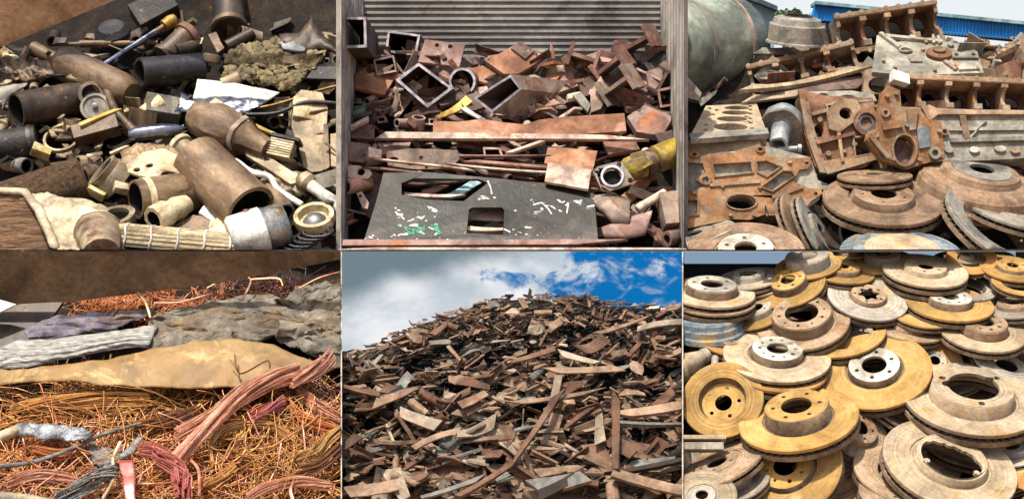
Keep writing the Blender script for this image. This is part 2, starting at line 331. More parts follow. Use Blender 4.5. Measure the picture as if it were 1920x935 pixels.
# ------------------------------------------------------------------ the setting: ground, terrace, bay walls, heap beds
g = MB(); g.v = [(-200000, -20000, -60), (200000, -20000, -60), (200000, 200000, -60), (-200000, 200000, -60)]; g.f = [(0, 1, 2, 3)]
tag(g.build('ground', 'plate_rust', smooth=0), kind='structure')
FY = 4.35                                           # front edge of the upper terrace
XW = 3.2 * sc(FY)                                   # inner half width of the container in the middle bay
d = MB(); d.box((0, (FY * 100 + 5000) / 2, EYE * 100 - 2.2), (2600, 5000 - FY * 100, 3.2))
tag(d.build('terrace', 'darkbrown', smooth=0), kind='structure')
rw = MB(); rw.box((0, 515, 231), (2600, 10, 464)); tag(rw.build('retaining_wall', 'darkbrown', smooth=0), kind='structure')
def bay_wall(sx):
    # thin splayed partition between two lower bays; its front edge follows the banked heaps
    m = MB(); x = lambda y: sx * 3.2 * sc(y) * 100
    prof = [(-70, -55), (-70, 10), (390, 463), (500, 463), (500, -55)]
    n = len(prof); t = 1.2
    vs = [(x(y / 100) - t, y, z) for y, z in prof] + [(x(y / 100) + t, y, z) for y, z in prof]
    fs = [tuple(range(n)), tuple(reversed(range(n, 2 * n)))] + [(i, (i + 1) % n, n + (i + 1) % n, n + i) for i in range(n)]
    m.add(vs, fs); tag(m.build('bay_wall', 'edge', smooth=0), kind='structure')
bay_wall(-1); bay_wall(1)
def bed(name, x0, x1, r0, r1, mat, back=.45, amp=.22, top=None, f=1.1):
    """uneven bank under a heap, coloured dark for the shade in its gaps, from row r1 (front) to row r0 (back)"""
    m = MB(); rows = []; nu, nv = 44, 36
    for j in range(nv + 1):
        py = r1 + (r0 - r1) * j / nv; row = []
        for i in range(nu + 1):
            px = x0 + (x1 - x0) * i / nu
            py2 = py if top is None else max(py, 0) 
            p = Q(px, py, -back) if top is None else Q(px, r1 + (top(px) - r1) * j / nv, -back)
            p += noise.noise_vector(p * f) * amp; row.append(p * 100)
        rows.append(row)
    m.grid(rows); return tag(m.build(name, mat), kind='structure')
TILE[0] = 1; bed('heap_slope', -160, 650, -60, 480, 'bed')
TILE[0] = 2; bed('heap_slope', 630, 1290, 108, 480, 'shadeblack', back=.6)
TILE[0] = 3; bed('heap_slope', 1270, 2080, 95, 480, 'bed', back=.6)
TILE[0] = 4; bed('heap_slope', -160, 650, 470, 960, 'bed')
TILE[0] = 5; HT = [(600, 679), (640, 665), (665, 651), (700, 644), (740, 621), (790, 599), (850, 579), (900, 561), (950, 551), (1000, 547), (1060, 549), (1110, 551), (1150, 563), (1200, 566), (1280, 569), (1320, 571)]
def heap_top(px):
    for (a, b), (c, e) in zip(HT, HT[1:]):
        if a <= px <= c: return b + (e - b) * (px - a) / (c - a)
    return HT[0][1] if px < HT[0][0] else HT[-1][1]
bed('heap_slope', 610, 1310, 560, 960, 'shadeblack', back=.8, amp=.12, top=lambda x: heap_top(x) + 9)
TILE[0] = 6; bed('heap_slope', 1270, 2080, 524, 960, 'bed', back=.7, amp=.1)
TILE[0] = 0
s = MB(); s.box((3600, 16000, 2500), (9000, 20, 9000)); tag(s.build('sky', 'sky_white', smooth=0), kind='structure')
# sky behind the scrap mountain and behind the brake discs
s = MB(); s.box((0, 490, 322), (731, 2, 283)); o = s.build('sky', 'sky_cloud', smooth=0)
for v in o.data.vertices: pass
tag(o, kind='structure')
s = MB(); s.box((720, 492, 421), (706, 2, 84)); tag(s.build('sky', 'sky_plain', smooth=0), kind='structure')
TILE[0] = 6
m = MB(); c = P(1360, 510, 4.75) * 100; m.box((c.x + 160, c.y, c.z - 30), (560, 6, 96)); 
o = m.build('boundary_wall', 'darkwall', smooth=0); tag(o, 'dark blue-grey boundary wall under the pale sky behind the brake discs', 'wall')
TILE[0] = 0
# ------------------------------------------------------------------ builders shared by the bays
def W3(a):
    """(px, py, lift) -> world"""
    return Q(a[0], a[1], a[2] if len(a) > 2 else 0)
def lathe_thing(name, label, cat, A, B, parts, group=None, n=28, wob=0.0, extra=None):
    """turned thing lying from A to B; parts: [(part, f(L)->profile, material, closed)]"""
    a, b = W3(A), W3(B); k = sc(a.y); L = (b - a).length / k * 100
    rot = axis_rot(b - a); one = len(parts) == 1 and not extra
    root = None if one else empty(name, a, rot, k)
    for i, (pn, f, mat, cl) in enumerate(parts):
        m = MB(); m.lathe(f(L), n, closed=cl, wob=wob, seed=a.x)
        o = m.build(name if one else pn, mat, root, **(dict(loc=a, rot=rot, sca=k) if one else {}))
        if one: root = o
    if extra: extra(root, L)
    return tag(root, label, cat, group)
def hollow(r, w, r2=None):
    r2 = r if r2 is None else r2
    return lambda L: [(0, r - w), (0, r), (L * .5, (r + r2) / 2), (L, r2), (L, r2 - w), (L * .5, (r + r2) / 2 - w)]
def rod(r, r2=None, ch=2):
    r2 = r if r2 is None else r2
    return lambda L: [(0, 0.01), (0, r - ch), (ch, r), (L - ch, r2), (L, r2 - ch), (L, 0.01)]
def ringp(z0, z1, r0, r1):
    return lambda L: [((L if z0 < 0 else 0) + z0, r0), ((L if z0 < 0 else 0) + z0, r1), ((L if z0 < 0 else 0) + z1, r1), ((L if z0 < 0 else 0) + z1, r0)]
def pipe(name, label, cat, A, B, r, mat, wall=4, inner=None, rim=None, group=None, n=28, r2=None, wob=.02):
    """open pipe; mouth at B. parts: shell, lining, rim"""
    parts = [('shell', hollow(r, wall, r2), mat, True)]
    rr = r if r2 is None else r2
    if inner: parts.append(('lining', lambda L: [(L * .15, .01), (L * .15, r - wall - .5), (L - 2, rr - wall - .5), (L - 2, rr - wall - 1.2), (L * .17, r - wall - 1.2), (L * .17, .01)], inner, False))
    if rim: parts.append(('rim', lambda L: [(L - 1, rr - wall - .6), (L - 1, rr + .8), (L + 1.2, rr + .8), (L + 1.2, rr - wall - .6)], rim, True))
    return lathe_thing(name, label, cat, A, B, parts, group, n, wob)
def lips(holes, mat, s_=1.22, t=5, off=-3.5, w=None):
    """raised cast lips round pockets and bores"""
    out = []
    for h in holes:
        cx, cy = sum(p[0] for p in h) / len(h), sum(p[1] for p in h) / len(h)
        rm = sum(math.hypot(x - cx, y - cy) for x, y in h) / len(h); e = 1 + (w or 5) / max(rm, 1)
        out.append(('pocket_lip', [(cx + (x - cx) * e, cy + (y - cy) * e) for x, y in h], [[(cx + (x - cx) * 1.02, cy + (y - cy) * 1.02) for x, y in h]], mat, t, off))
    return out
def studs(pts, mat, r=4.5, t=8, off=-7, name='bolt'):
    return [(name, hp(x, y, r, r * .8, 8), [], mat, t, off) for x, y in pts]
def traced(name, label, cat, pts, mat, g=(0, .6), t=6, l=.2, holes=(), parts=(), group=None, bevel=.6, c=None, jit=0):
    """flat piece with the outline pts (picture px) standing at its own depth and tilt (y = g0*x + g1*z), thickness t
    parts: [(part name, pts, holes, material, t, off)]"""
    cx, cy = c or (sum(p[0] for p in pts) / len(pts), sum(p[1] for p in pts) / len(pts))
    loc = Q(cx, cy, l); k = sc(loc.y)
    loop = lambda L: [(x - cx, cy - y) for x, y in L]
    root = empty(name, loc, None, k) if parts else None
    m = MB(); m.plate(loop(pts), [loop(h) for h in holes], t, g)
    if jit: m.jit(jit, .05, cx)
    o = m.build('plate' if parts else name, mat, root, bevel=bevel, smooth=30, **({} if parts else dict(loc=loc, sca=k)))
    for pn, pp, hh, pm, pt, off in parts:
        q = MB(); q.plate(loop(pp), [loop(h) for h in hh], pt, g, off=off); q.build(pn, pm, root, bevel=min(.5, pt * .2), smooth=30)
    return tag(root or o, label, cat, group)
def hp(cx, cy, r, ry=None, n=16): return circ(cx, cy, r, n, ry)
def sheet(name, label, cat, top, bot, mat, l=.25, bulge=.2, amp=.08, f=2.0, nu=40, nv=14, thick=1.5, group=None, lt=None, ridge=0, rf=9, seed=0, droop=0, an=None):
    """draped / crumpled sheet between an upper and a lower edge line (picture px)"""
    def at(L, t):
        s = [0]
        for a, b in zip(L, L[1:]): s.append(s[-1] + math.hypot(b[0] - a[0], b[1] - a[1]))
        d_ = t * s[-1]
        for i in range(len(L) - 1):
            if d_ <= s[i + 1] + 1e-6:
                q = (d_ - s[i]) / max(s[i + 1] - s[i], 1e-6); return [L[i][j] + (L[i + 1][j] - L[i][j]) * q for j in (0, 1)]
        return L[-1]
    cx = sum(p[0] for p in top + bot) / len(top + bot); cy = sum(p[1] for p in top + bot) / len(top + bot)
    loc = Q(cx, cy, l); k = sc(loc.y); rows = []
    for i in range(nu + 1):
        row = []
        for j in range(nv + 1):
            v = j / nv; a, b = at(top, i / nu), at(bot, i / nu); px, py = a[0] + (b[0] - a[0]) * v, a[1] + (b[1] - a[1]) * v
            p = Q(px, py, l + bulge * math.sin(math.pi * v) ** .7 - (lt or 0) * (1 - v))
            pn = Vector((p.x * an[0], p.y * an[1], p.z * an[2])) if an else p
            p += noise.noise_vector(pn * f + Vector((seed, 0, 0))) * amp + noise.noise_vector(pn * f * 3.1 + Vector((0, seed, 0))) * amp * .45
            if ridge: p.y -= ridge * (math.sin(v * rf * math.pi + 2.2 * noise.noise(p * 1.3)) * .5)
            row.append((p - loc) / k * 100)
        rows.append(row)
    m = MB(); m.grid(rows); o = m.build(name, mat, solid=thick, loc=loc, sca=k, smooth=70)
    return tag(o, label, cat, group)
def path_w(pts, loc, k, sub=6):
    """smooth path through picture points (px,py,lift), local to loc"""
    w = [W3(p) for p in pts]; out = []
    for i in range(len(w) - 1):
        p0, p1, p2, p3 = w[max(i - 1, 0)], w[i], w[i + 1], w[min(i + 2, len(w) - 1)]
        for q in range(sub):
            t = q / sub; out.append(.5 * ((2 * p1) + (p2 - p0) * t + (2 * p0 - 5 * p1 + 4 * p2 - p3) * t * t + (3 * p1 - p0 - 3 * p2 + p3) * t ** 3))
    out.append(w[-1]); return [(p - loc) / k * 100 for p in out]
def rope(name, label, cat, pts, r, mat, group=None, n=10, flat=1.0, taper=None, sub=6):
    loc = W3(pts[0]); k = sc(loc.y); pa = path_w(pts, loc, k, sub)
    rr = r if taper is None else [r * (1 + (taper - 1) * i / (len(pa) - 1)) for i in range(len(pa))]
    m = MB(); m.tube(pa, rr, n, flat=flat); return tag(m.build(name, mat, loc=loc, sca=k, smooth=60), label, cat, group)
def obox(name, label, cat, px, py, dims, mat, rot=(30, 0, 0), l=.2, group=None, bevel=1, jit=0, tap=1.0):
    loc = Q(px, py, l); k = sc(loc.y); m = MB(); m.box((0, 0, 0), dims, tap=tap)
    if jit: m.jit(jit, .06, px)
    return tag(m.build(name, mat, loc=loc, rot=euler(*rot), sca=k, bevel=bevel, smooth=0), label, cat, group)
def square_tube(name, label, cat, corners, depth, mat, inner='tubein', rim='rim', l=.3, wall=5, shift=(0, 0), g=(0, 0), group=None):
    """box section seen into its open end: corners of the mouth (px), tube runs depth px back and drifts by shift px"""
    cx = sum(p[0] for p in corners) / 4; cy = sum(p[1] for p in corners) / 4; loc = Q(cx, cy, l); k = sc(loc.y)
    O = [Vector((x - cx, g[0] * (x - cx) + g[1] * (cy - y), cy - y)) for x, y in corners]
    I = [p * (1 - wall / max(p.length, 1)) if p.length else p for p in O]
    I = [p - (p.normalized() * wall * .35) for p in O]; I = [O[i] + ((O[(i + 1) % 4] - O[i]).normalized() + (O[i - 1] - O[i]).normalized()) * wall for i in range(4)]
    sh = Vector((shift[0], depth, -shift[1])); root = empty(name, loc, None, k)
    m = MB(); m.add(O + [p + sh for p in O], [(i, (i + 1) % 4, 4 + (i + 1) % 4, 4 + i) for i in range(4)] + [(7, 6, 5, 4)]); m.build('shell', mat, root, smooth=0)
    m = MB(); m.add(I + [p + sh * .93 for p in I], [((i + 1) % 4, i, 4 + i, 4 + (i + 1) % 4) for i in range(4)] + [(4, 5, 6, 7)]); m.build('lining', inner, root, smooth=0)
    m = MB(); e = Vector((0, -.8, 0)); m.add([p + e for p in O] + [p + e for p in I], [(i, 4 + i, 4 + (i + 1) % 4, (i + 1) % 4) for i in range(4)]); m.jit(1.2, .3, cx); m.build('rim', rim, root, smooth=0)
    return tag(root, label, cat, group)
def ibeam(name, label, cat, px, py, W, H, L, mat, rot, l=.3, t=5, group=None):
    """I section: H tall web, W wide flanges, L long along local Y; parts: web, two flanges"""
    loc = Q(px, py, l); k = sc(loc.y); root = empty(name, loc, euler(*rot), k)
    for z in (-H / 2, H / 2):
        m = MB(); m.box((0, 0, z), (W, L, t)); m.jit(1, .05, px); m.build('flange', mat, root, smooth=0, bevel=.5)
    m = MB(); m.box((0, 0, 0), (t, L * .998, H - t)); m.jit(1, .05, px); m.build('web', mat, root, smooth=0)
    return tag(root, label, cat, group)
def shard_mesh(rs, L, Wd, T, bend, twist, seg=3, rag=.25):
    """bent offcut of plate: strip with ragged sides"""
    m = MB(); vs = []; fs = []
    w0, w1 = Wd * rs.uniform(.6, 1.1), Wd * rs.uniform(.3, 1.1)
    for i in range(seg + 1):
        u = i / seg; x = (u - .5) * L; w_ = (w0 + (w1 - w0) * u) * rs.uniform(1 - rag, 1 + rag) / 2; a = twist * (u - .5); z = bend * L * ((u - .5) ** 2 * 4 - .4)
        off = rs.uniform(-.35, .35) * rag * Wd; sk = rs.uniform(-.12, .12) * L if i in (0, seg) else 0
        for sy, tz in ((-1, 0), (1, 0), (1, T), (-1, T)):
            y = sy * w_ + off; vs.append((x + sk * sy, y * math.cos(a) - tz * math.sin(a), z + y * math.sin(a) + tz * math.cos(a)))
    for i in range(seg):
        b = i * 4
        for j in range(4): fs.append((b + j, b + (j + 1) % 4, b + 4 + (j + 1) % 4, b + 4 + j))
    fs.append((3, 2, 1, 0)); b = seg * 4; fs.append((b, b + 1, b + 2, b + 3)); m.add(vs, fs); return m
# ------------------------------------------------------------------ lower middle bay: mountain of plate offcuts under a cloudy sky
TILE[0] = 5
rs = random.Random(21)
SM = ['sh_tan', 'sh_tan', 'sh_rust', 'sh_rust', 'sh_pale', 'sh_grey', 'sh_dark', 'sh_dark']
def shard_rot(rs, flat=1.0):
    # long axis mostly across the slope, face turned up towards the light
    yaw = rs.gauss(0, 36 * flat); roll = rs.gauss(-3, 22 * flat); lean = rs.gauss(62, 28 * flat)
    return (Matrix.Rotation(R(roll), 3, 'Y') @ Matrix.Rotation(R(90 - lean), 3, 'X') @ Matrix.Rotation(R(yaw), 3, 'Z')).to_quaternion()
protos = []
for i in range(48):
    sl_ = rs.random()
    m = shard_mesh(rs, 100, rs.uniform(15, 60), rs.uniform(2.5, 9), rs.uniform(-.1, .1) if sl_ < .4 else 0, rs.uniform(-.35, .35), 3, .08)
    if i % 6 == 0:      # angle section
        m.add(*[(lambda q: (q.v, q.f))(MB().box((0, 12, 10), (rs.uniform(70, 100), 3, 24)))][0])
    if i % 8 == 1:      # half pipe or curled sheet
        m = MB(); r_ = rs.uniform(10, 20); m.lathe([(-50, r_), (-50, r_ + 3), (50, (r_ + 3) * rs.uniform(.7, 1.1)), (50, r_ * .7)], 9, Matrix.Rotation(R(90), 4, 'Y'), closed=True, a0=0, a1=rs.choice([150, 200, 300])); m.jit(5, .03, i)
    if i % 8 == 3:      # broad torn sheet
        m = MB(); rag_ = [(rs.uniform(34, 52) * math.cos(t_ * .7854) , rs.uniform(22, 40) * math.sin(t_ * .7854)) for t_ in range(8)]; m.plate(rag_, [], 4); m.v = [(x_, z_, -y_ + 8 * math.sin(x_ * .06)) for x_, y_, z_ in m.v]
    me = m.mesh('plate_offcut', 35); protos.append(me)
mesh_m = {}
def pm(me, mat):
    key = (me.name, mat)
    if key not in mesh_m:
        c = me.copy(); c.materials.append(M_(mat)); mesh_m[key] = c
    return mesh_m[key]
def hollow_at(px, py): return noise.noise(Vector((px * .016, py * .034, 2.7))) < -.16
def size_at(py): return 20 + 50 * max(0, (py - 560) / 375) ** 1.15
lbl = 'loose rusty plate offcut lying on the scrap mountain'
# the 300 that show largest are single things
pts = []
for i in range(300):
    while True:
        px = rs.uniform(645, 1278); py = 935 - rs.random() ** .8 * 370
        if py > heap_top(px) + 4 and not (py > heap_top(px) + 60 and hollow_at(px, py) and rs.random() < .8): break
    pts.append((px, py))
for px, py in sorted(pts, key=lambda p: p[1]):
    pr_ = rs.choice(protos); me = pm(pr_, (mt_ := rs.choice(SM[:6] + ['sh_tan', 'sh_rust', 'sh_tan']))); o = bpy.data.objects.new('plate_offcut', me); COL.objects.link(o); reg(o); o.rotation_mode = 'QUATERNION'
    loc = Q(px, py, rs.uniform(-.02, .3)); o.location = loc; o.rotation_quaternion = shard_rot(rs)
    s_ = size_at(py) * rs.uniform(.75, 1.5) * .01 * sc(loc.y); o.scale = (s_, s_ * rs.uniform(.7, 1.1), s_)
    tag(o, '%s %s %s plate offcut on the %s of the scrap mountain' % (['short', 'mid-sized', 'long'][min(2, int(s_ / size_at(py) / sc(loc.y) * 100 / .26 - 2.9))], 'broad' if abs(pr_.vertices[1].co.y - pr_.vertices[0].co.y) > .28 else 'narrow', COLN[mt_], zone(px, py, 640, 1280, 560, 935)), 'metal offcut', 'plate offcuts on the scrap mountain')
# everything smaller or deeper: one mass per rust tone, plus a dark one deepening the gap shade
pv = []
for me in protos:
    v = np.empty(len(me.vertices) * 3, np.float32); me.vertices.foreach_get('co', v); pv.append((v.reshape(-1, 3), [tuple(p.vertices) for p in me.polygons]))
for mi_, mat in enumerate(['sh_tan', 'sh_rust', 'sh_pale', 'sh_dark', 'sh_grey']):
    V = []; F = []; nn = 0
    for i in range({'sh_tan': 1600, 'sh_rust': 1700, 'sh_pale': 420, 'sh_dark': 2300, 'sh_grey': 320}[mat]):
        while True:
            px = rs.uniform(640, 1280); py = 935 - rs.random() ** 1.15 * 400
            if py > heap_top(px) + 2 and not (py > heap_top(px) + 60 and hollow_at(px, py) and rs.random() < .85): break
        v, f = rs.choice(pv); q = shard_rot(rs, .3 if py < heap_top(px) + 14 else 1).to_matrix(); loc = Q(px, py, rs.uniform(-.85 if mat == 'sh_dark' else -.6, .02) if py > heap_top(px) + 8 else rs.uniform(-.34, -.1))
        s_ = size_at(py) * rs.uniform(.35, .95) * sc(loc.y) * .01 * (1 if rs.random() < .7 else .5)
        v2 = (v * np.array([s_, s_ * rs.uniform(.4, 1.0), s_])) @ np.array(q).T + np.array(loc); V.append(v2); F += [tuple(a + nn for a in p) for p in f]; nn += len(v)
    me = bpy.data.meshes.new('scrap_heap'); me.from_pydata(np.concatenate(V).tolist(), [], F); me.materials.append(M_(mat)); o = bpy.data.objects.new('scrap_heap', me); COL.objects.link(o); reg(o)
    tag(o, {'sh_tan': 'tan', 'sh_rust': 'rust red', 'sh_pale': 'pale', 'sh_dark': 'dark brown', 'sh_grey': 'grey'}[mat] + ' small scrap pieces making up the scrap mountain', 'scrap', kind='stuff')
def strip(label, A, B, wd_, mat, l=.35, t=4, bend=.03, tw=.3, cat='metal strip', name='steel_strip', seed=1, face=(0, -.75, .66)):
    """long flat piece from A to B (px, py[, lift]), its face towards 'face'"""
    wd = wd_ * (.78 if mat.startswith('sh_') else 1)
    a, b = W3(A if len(A) > 2 else (*A, l)), W3(B if len(B) > 2 else (*B, l)); k = sc((a.y + b.y) / 2); x = (b - a); L = x.length / k * 100; x.normalize()
    f = Vector(face); z = (f - x * f.dot(x)).normalized(); y = z.cross(x); rot = Matrix((x, y, z)).transposed().to_quaternion()
    m = shard_mesh(random.Random(seed), L, wd, t, bend, tw, 5, .05)
    return tag(m.build(name, mat, loc=(a + b) / 2, rot=rot, sca=k, smooth=35, bevel=.4), label, cat)
strip('wide tan plate standing upright near the middle of the mountain', (1050, 688), (1040, 745), 26, 'sh_pale', .4, seed=3)
strip('long split brown bar leaning diagonally below the upright tan plate', (1046, 742), (962, 872, .5), 24, 'sh_rust', .5, seed=4, t=8)
strip('twisted rust bar hanging upright at the right of the mountain', (1152, 748, .5), (1157, 884, .55), 20, 'sh_rust', .5, seed=5, t=8, tw=1.2)
strip('pale straight beam reaching the right border above the dark hollow', (1160, 782), (1300, 758), 24, 'sh_tan', .42, seed=6, t=8)
strip('grey-brown beam directly below the pale straight beam', (1158, 798), (1300, 798), 13, 'sh_grey', .4, seed=7, t=10)
strip('pale short plate hanging beside the twisted rust bar', (1122, 780), (1126, 832), 26, 'sh_pale', .38, seed=8)
strip('large grey plate with dark edge at the bottom of the mountain', (1000, 918, .5), (1098, 898, .5), 56, 'sh_grey', .5, seed=9, t=10, tw=0)
strip('thick dark edged beam under the large grey plate', (1010, 938, .45), (1094, 890, .45), 34, 'sh_dark', .45, seed=10, t=14)
strip('long tan beam running down to the lower right border', (1148, 890, .5), (1290, 925, .55), 34, 'sh_tan', .5, seed=11, t=8)
strip('dark beam crossing above the long tan beam at lower right', (1150, 892, .4), (1290, 862, .4), 14, 'sh_dark', .4, seed=12, t=10)
strip('broad pale square plate at the left half of the mountain', (750, 774, .4), (822, 800, .45), 40, 'sh_pale', .4, seed=13, tw=.1)
strip('brown bar near the left border, upper slope', (640, 728), (712, 742), 17, 'sh_rust', .4, seed=14, t=8)
strip('pointed brown sheet left of the broad square plate', (702, 758), (782, 728), 30, 'sh_tan', .4, seed=15)
strip('long curved tan strip below the broad square plate', (775, 838), (860, 806), 22, 'sh_tan', .45, seed=16, bend=-.1)
strip('crumpled pinkish plate right of the long curved strip', (858, 820), (928, 792), 34, 'sh_pale', .42, seed=17, bend=.15, tw=1)
strip('thin grey channel rising from the bottom left of the mountain', (790, 936), (902, 898), 15, 'sh_grey', .5, seed=18, t=6)
strip('forked rust bar beside the thin grey channel', (858, 935), (960, 872), 14, 'sh_rust', .55, seed=19, t=8)
strip('flat tan plate in the lower left corner of the mountain', (650, 925), (745, 910), 34, 'sh_tan', .45, seed=20)
strip('tapered brown sheet at the left border, lower slope', (636, 845), (672, 818), 28, 'sh_rust', .4, seed=21)
strip('long narrow tan board crossing the upper right slope', (1120, 628), (1215, 596), 13, 'sh_tan', .4, seed=22)
strip('pale bowed plate on the upper right slope near the border', (1195, 616), (1290, 602), 16, 'sh_pale', .4, seed=23, bend=-.08)
strip('folded orange-brown sheet in the middle of the slope', (1082, 660), (1134, 640), 32, 'sh_rust', .42, seed=24, bend=.3)
strip('long rust plank across the centre left slope', (960, 680), (1040, 655), 14, 'sh_rust', .42, seed=25)
strip('pale sheet pointing right below the centre plank', (1050, 664), (1120, 682), 22, 'sh_pale', .42, seed=26)
strip('long flat tan sheet above the upright tan plate', (1030, 697), (1160, 692), 20, 'sh_tan', .42, seed=27)
strip('brown plank left of the leaning split bar', (962, 758), (1120, 734), 22, 'sh_tan', .4, seed=28)
strip('pale triangular sheet at the left centre of the mountain', (862, 762), (912, 738), 30, 'sh_tan', .4, seed=29)
strip('tall dark scrap piece standing on the mountain crest', (992, 567, -.15), (994, 544, -.15), 13, 'sh_dark', .1, seed=30)
strip('square dark block end on the crest of the mountain', (1085, 566, -.15), (1099, 555, -.15), 16, 'sh_dark', .1, seed=31, t=8)
strip('thin beam pointing up to the block on the crest', (1042, 572, -.15), (1090, 559, -.15), 6, 'sh_dark', .1, seed=32)
strip('pinkish lump of scrap on the crest beside the standing piece', (1012, 566, -.15), (1026, 554, -.15), 12, 'sh_rust', .1, seed=33, bend=.3)
strip('white sheet lying on the crest at the right', (1212, 580, -.15), (1236, 577, -.15), 8, 'white', .1, seed=34)
strip('second white sheet on the crest near the right border', (1240, 583, -.15), (1268, 578, -.15), 9, 'white', .1, seed=35)
strip('dark plate on the left shoulder of the crest', (662, 660, -.15), (700, 672, -.15), 14, 'sh_dark', .1, seed=36)
strip('tan plate facing the sun on the left shoulder', (645, 672, .15), (668, 658, .15), 16, 'sh_tan', .1, seed=37)
# ------------------------------------------------------------------ upper middle bay: open shipping container full of rusty sections
TILE[0] = 0
CZ, CB = EYE + 6.05, 11.0             # roof height and back wall
root = empty('shipping_container', (0, FY, EYE))
tag(root, 'open beige shipping container with corrugated walls and a ribbed end wall standing in for its roof, loaded with rusty scrap', 'container')
def corr(a, b, n, amp, fix):          # zigzag corrugation profile along one axis
    out = []; 
    for i in range(n):
        t0 = a + (b - a) * i / n; st = (b - a) / n
        out += [(t0, 0), (t0 + st * .3, 0), (t0 + st * .45, amp), (t0 + st * .85, amp), (t0 + st, 0)]
    return out
for sx in (-1, 1):
    m = MB(); rows = []
    for y, a in corr(0, (CB - FY) * 100, 9, 14, 0): rows.append([Vector((sx * (XW * 100 + a), y, z)) for z in (0, 605)])
    m.grid(rows); m.build('side_wall', 'container', root, smooth=0)
    m = MB(); m.box((sx * (XW * 100 + 1.2), -1, 302), (2.2, 2, 610)); m.build('corner_post', 'container', root, smooth=0)
m = MB(); rows = []                  # ribbed end wall standing in for the roof, tilted to catch sun
zt, zb_ = (P(0, -40, 9.0).z - EYE) * 100, (P(0, 150, 10.1).z - EYE) * 100
for t_, a in corr(0, 1, 15, 7, 0): rows.append([Vector((x, (10.2 - FY) * 100 + 30 * (1 - t_) + a, zt + (zb_ - zt) * t_)) for x in (-XW * 100 - 16, XW * 100 + 16)])
m.grid(rows); m.build('end_wall', 'container_end', root, smooth=0)
m = MB(); m.box((0, (10.3 - FY) * 100, zb_ / 2), (XW * 200, 6, zb_)); m.build('end_wall', 'container_end', root, smooth=0)
TILE[0] = 2
rs = random.Random(33)
# upper zone: box sections, plates, beams
square_tube('box_section', 'dark square tube mouth at the left wall of the container', 'steel tube', [(640, 32), (686, 32), (688, 89), (640, 91)], 330, 'rustdark', l=3.4, wall=5)
square_tube('box_section', 'rusty square tube with torn upper rim next to the four-hole plate', 'steel tube', [(727, 58), (788, 66), (781, 104), (722, 98)], 200, 'rustdark', l=.1, wall=4, shift=(20, 10))
square_tube('box_section', 'large square tube standing on one corner with a bright cut rim', 'steel tube', [(785, 118), (849, 166), (801, 203), (742, 150)], 160, 'rustdark', l=.75, wall=5, shift=(30, 10))
pipe('round_tube', 'round tube with pale rim right of the corner-standing square tube', 'steel tube', (890, 150, -.9), (867, 153, .5), 24, 'rust', 3, 'tubein', 'rim')
square_tube('box_section', 'long slanting rectangular tube in the centre, its open end facing left', 'steel tube', [(888, 186), (958, 139), (979, 166), (922, 212)], 165, 'greyrust', l=1.2, wall=5, shift=(160, 4), g=(.5, -.2))
traced('steel_plate', 'pinkish rust plate with four holes near the container back', 'plate', [(796, 72), (872, 82), (862, 127), (784, 117)], 'rustpink', (0, .6), 8, .45, [hp(819, 84, 4), hp(844, 87, 4.5), hp(812, 110, 4), hp(834, 112, 5)])
traced('steel_plate', 'broad orange-pink plate sloping at the left below the dark tube mouth', 'plate', [(642, 158), (690, 118), (746, 130), (722, 180), (660, 163)], 'rustorange', (.2, .9), 8, .35)
traced('steel_plate', 'bright orange plate leaning at the top centre', 'plate', [(912, 116), (972, 77), (1016, 112), (972, 140), (945, 141)], 'rustorange', (.1, .7), 9, .5)
traced('steel_plate', 'dark brown plate end above the bright orange plate', 'plate', [(958, 90), (975, 76), (1002, 95), (985, 112)], 'rustdark', (.1, .7), 9, .56)
traced('steel_plate', 'pale scraped plate right of the bright orange plate', 'plate', [(1008, 98), (1042, 114), (1030, 126), (1016, 124)], 'palerust', (.2, .6), 6, .3)
traced('steel_plate', 'orange folded plate between the round tube and the bright orange plate', 'plate', [(884, 128), (905, 122), (930, 138), (914, 158), (896, 152)], 'rustorange', (.4, .6), 6, .15)
ibeam('i_beam', 'rust I-beam stub on top of the heap at the upper right', 'steel beam', 1198, 82, 46, 62, 60, 'rust', (-14, 64, -12), .35, 7)
ibeam('i_beam', 'orange I-beam stub below the topmost beam stub', 'steel beam', 1148, 122, 44, 56, 60, 'rust', (-14, 54, -10), .5, 7)
ibeam('i_beam', 'greyish I-beam stub at the right, below the orange stub', 'steel beam', 1162, 160, 52, 60, 60, 'greyrust', (-14, 58, -12), .62, 7)
ibeam('i_beam', 'brown I-beam stub leaning on the back wall', 'steel beam', 1092, 112, 44, 50, 60, 'rust', (-12, 108, 12), .35, 7)
traced('steel_plate', 'dark slate plate leaning on the right container wall', 'plate', [(1205, 120), (1262, 80), (1282, 88), (1282, 120), (1224, 148)], 'black', (.2, .8), 8, .15)
traced('steel_plate', 'orange-faced plate in front of the slate plate', 'plate', [(1212, 134), (1254, 118), (1259, 154), (1216, 172)], 'rustpink', (.1, .5), 9, .4)
traced('steel_plate', 'big pinkish block face at the right above the yellow fitting', 'plate', [(1176, 218), (1210, 195), (1264, 218), (1240, 256), (1192, 248)], 'rustpink', (.1, .8), 16, .45)
traced('steel_plate', 'pale bent sheet hanging below the greyish I-beam', 'plate', [(1108, 170), (1128, 140), (1140, 178), (1126, 205), (1108, 212)], 'palerust', (.3, .5), 5, .45)
traced('steel_plate', 'blue-grey offcut tip beside the slanting rectangular tube', 'plate', [(1074, 178), (1090, 172), (1108, 196), (1102, 212)], 'discgrey', (.2, .6), 6, .5)
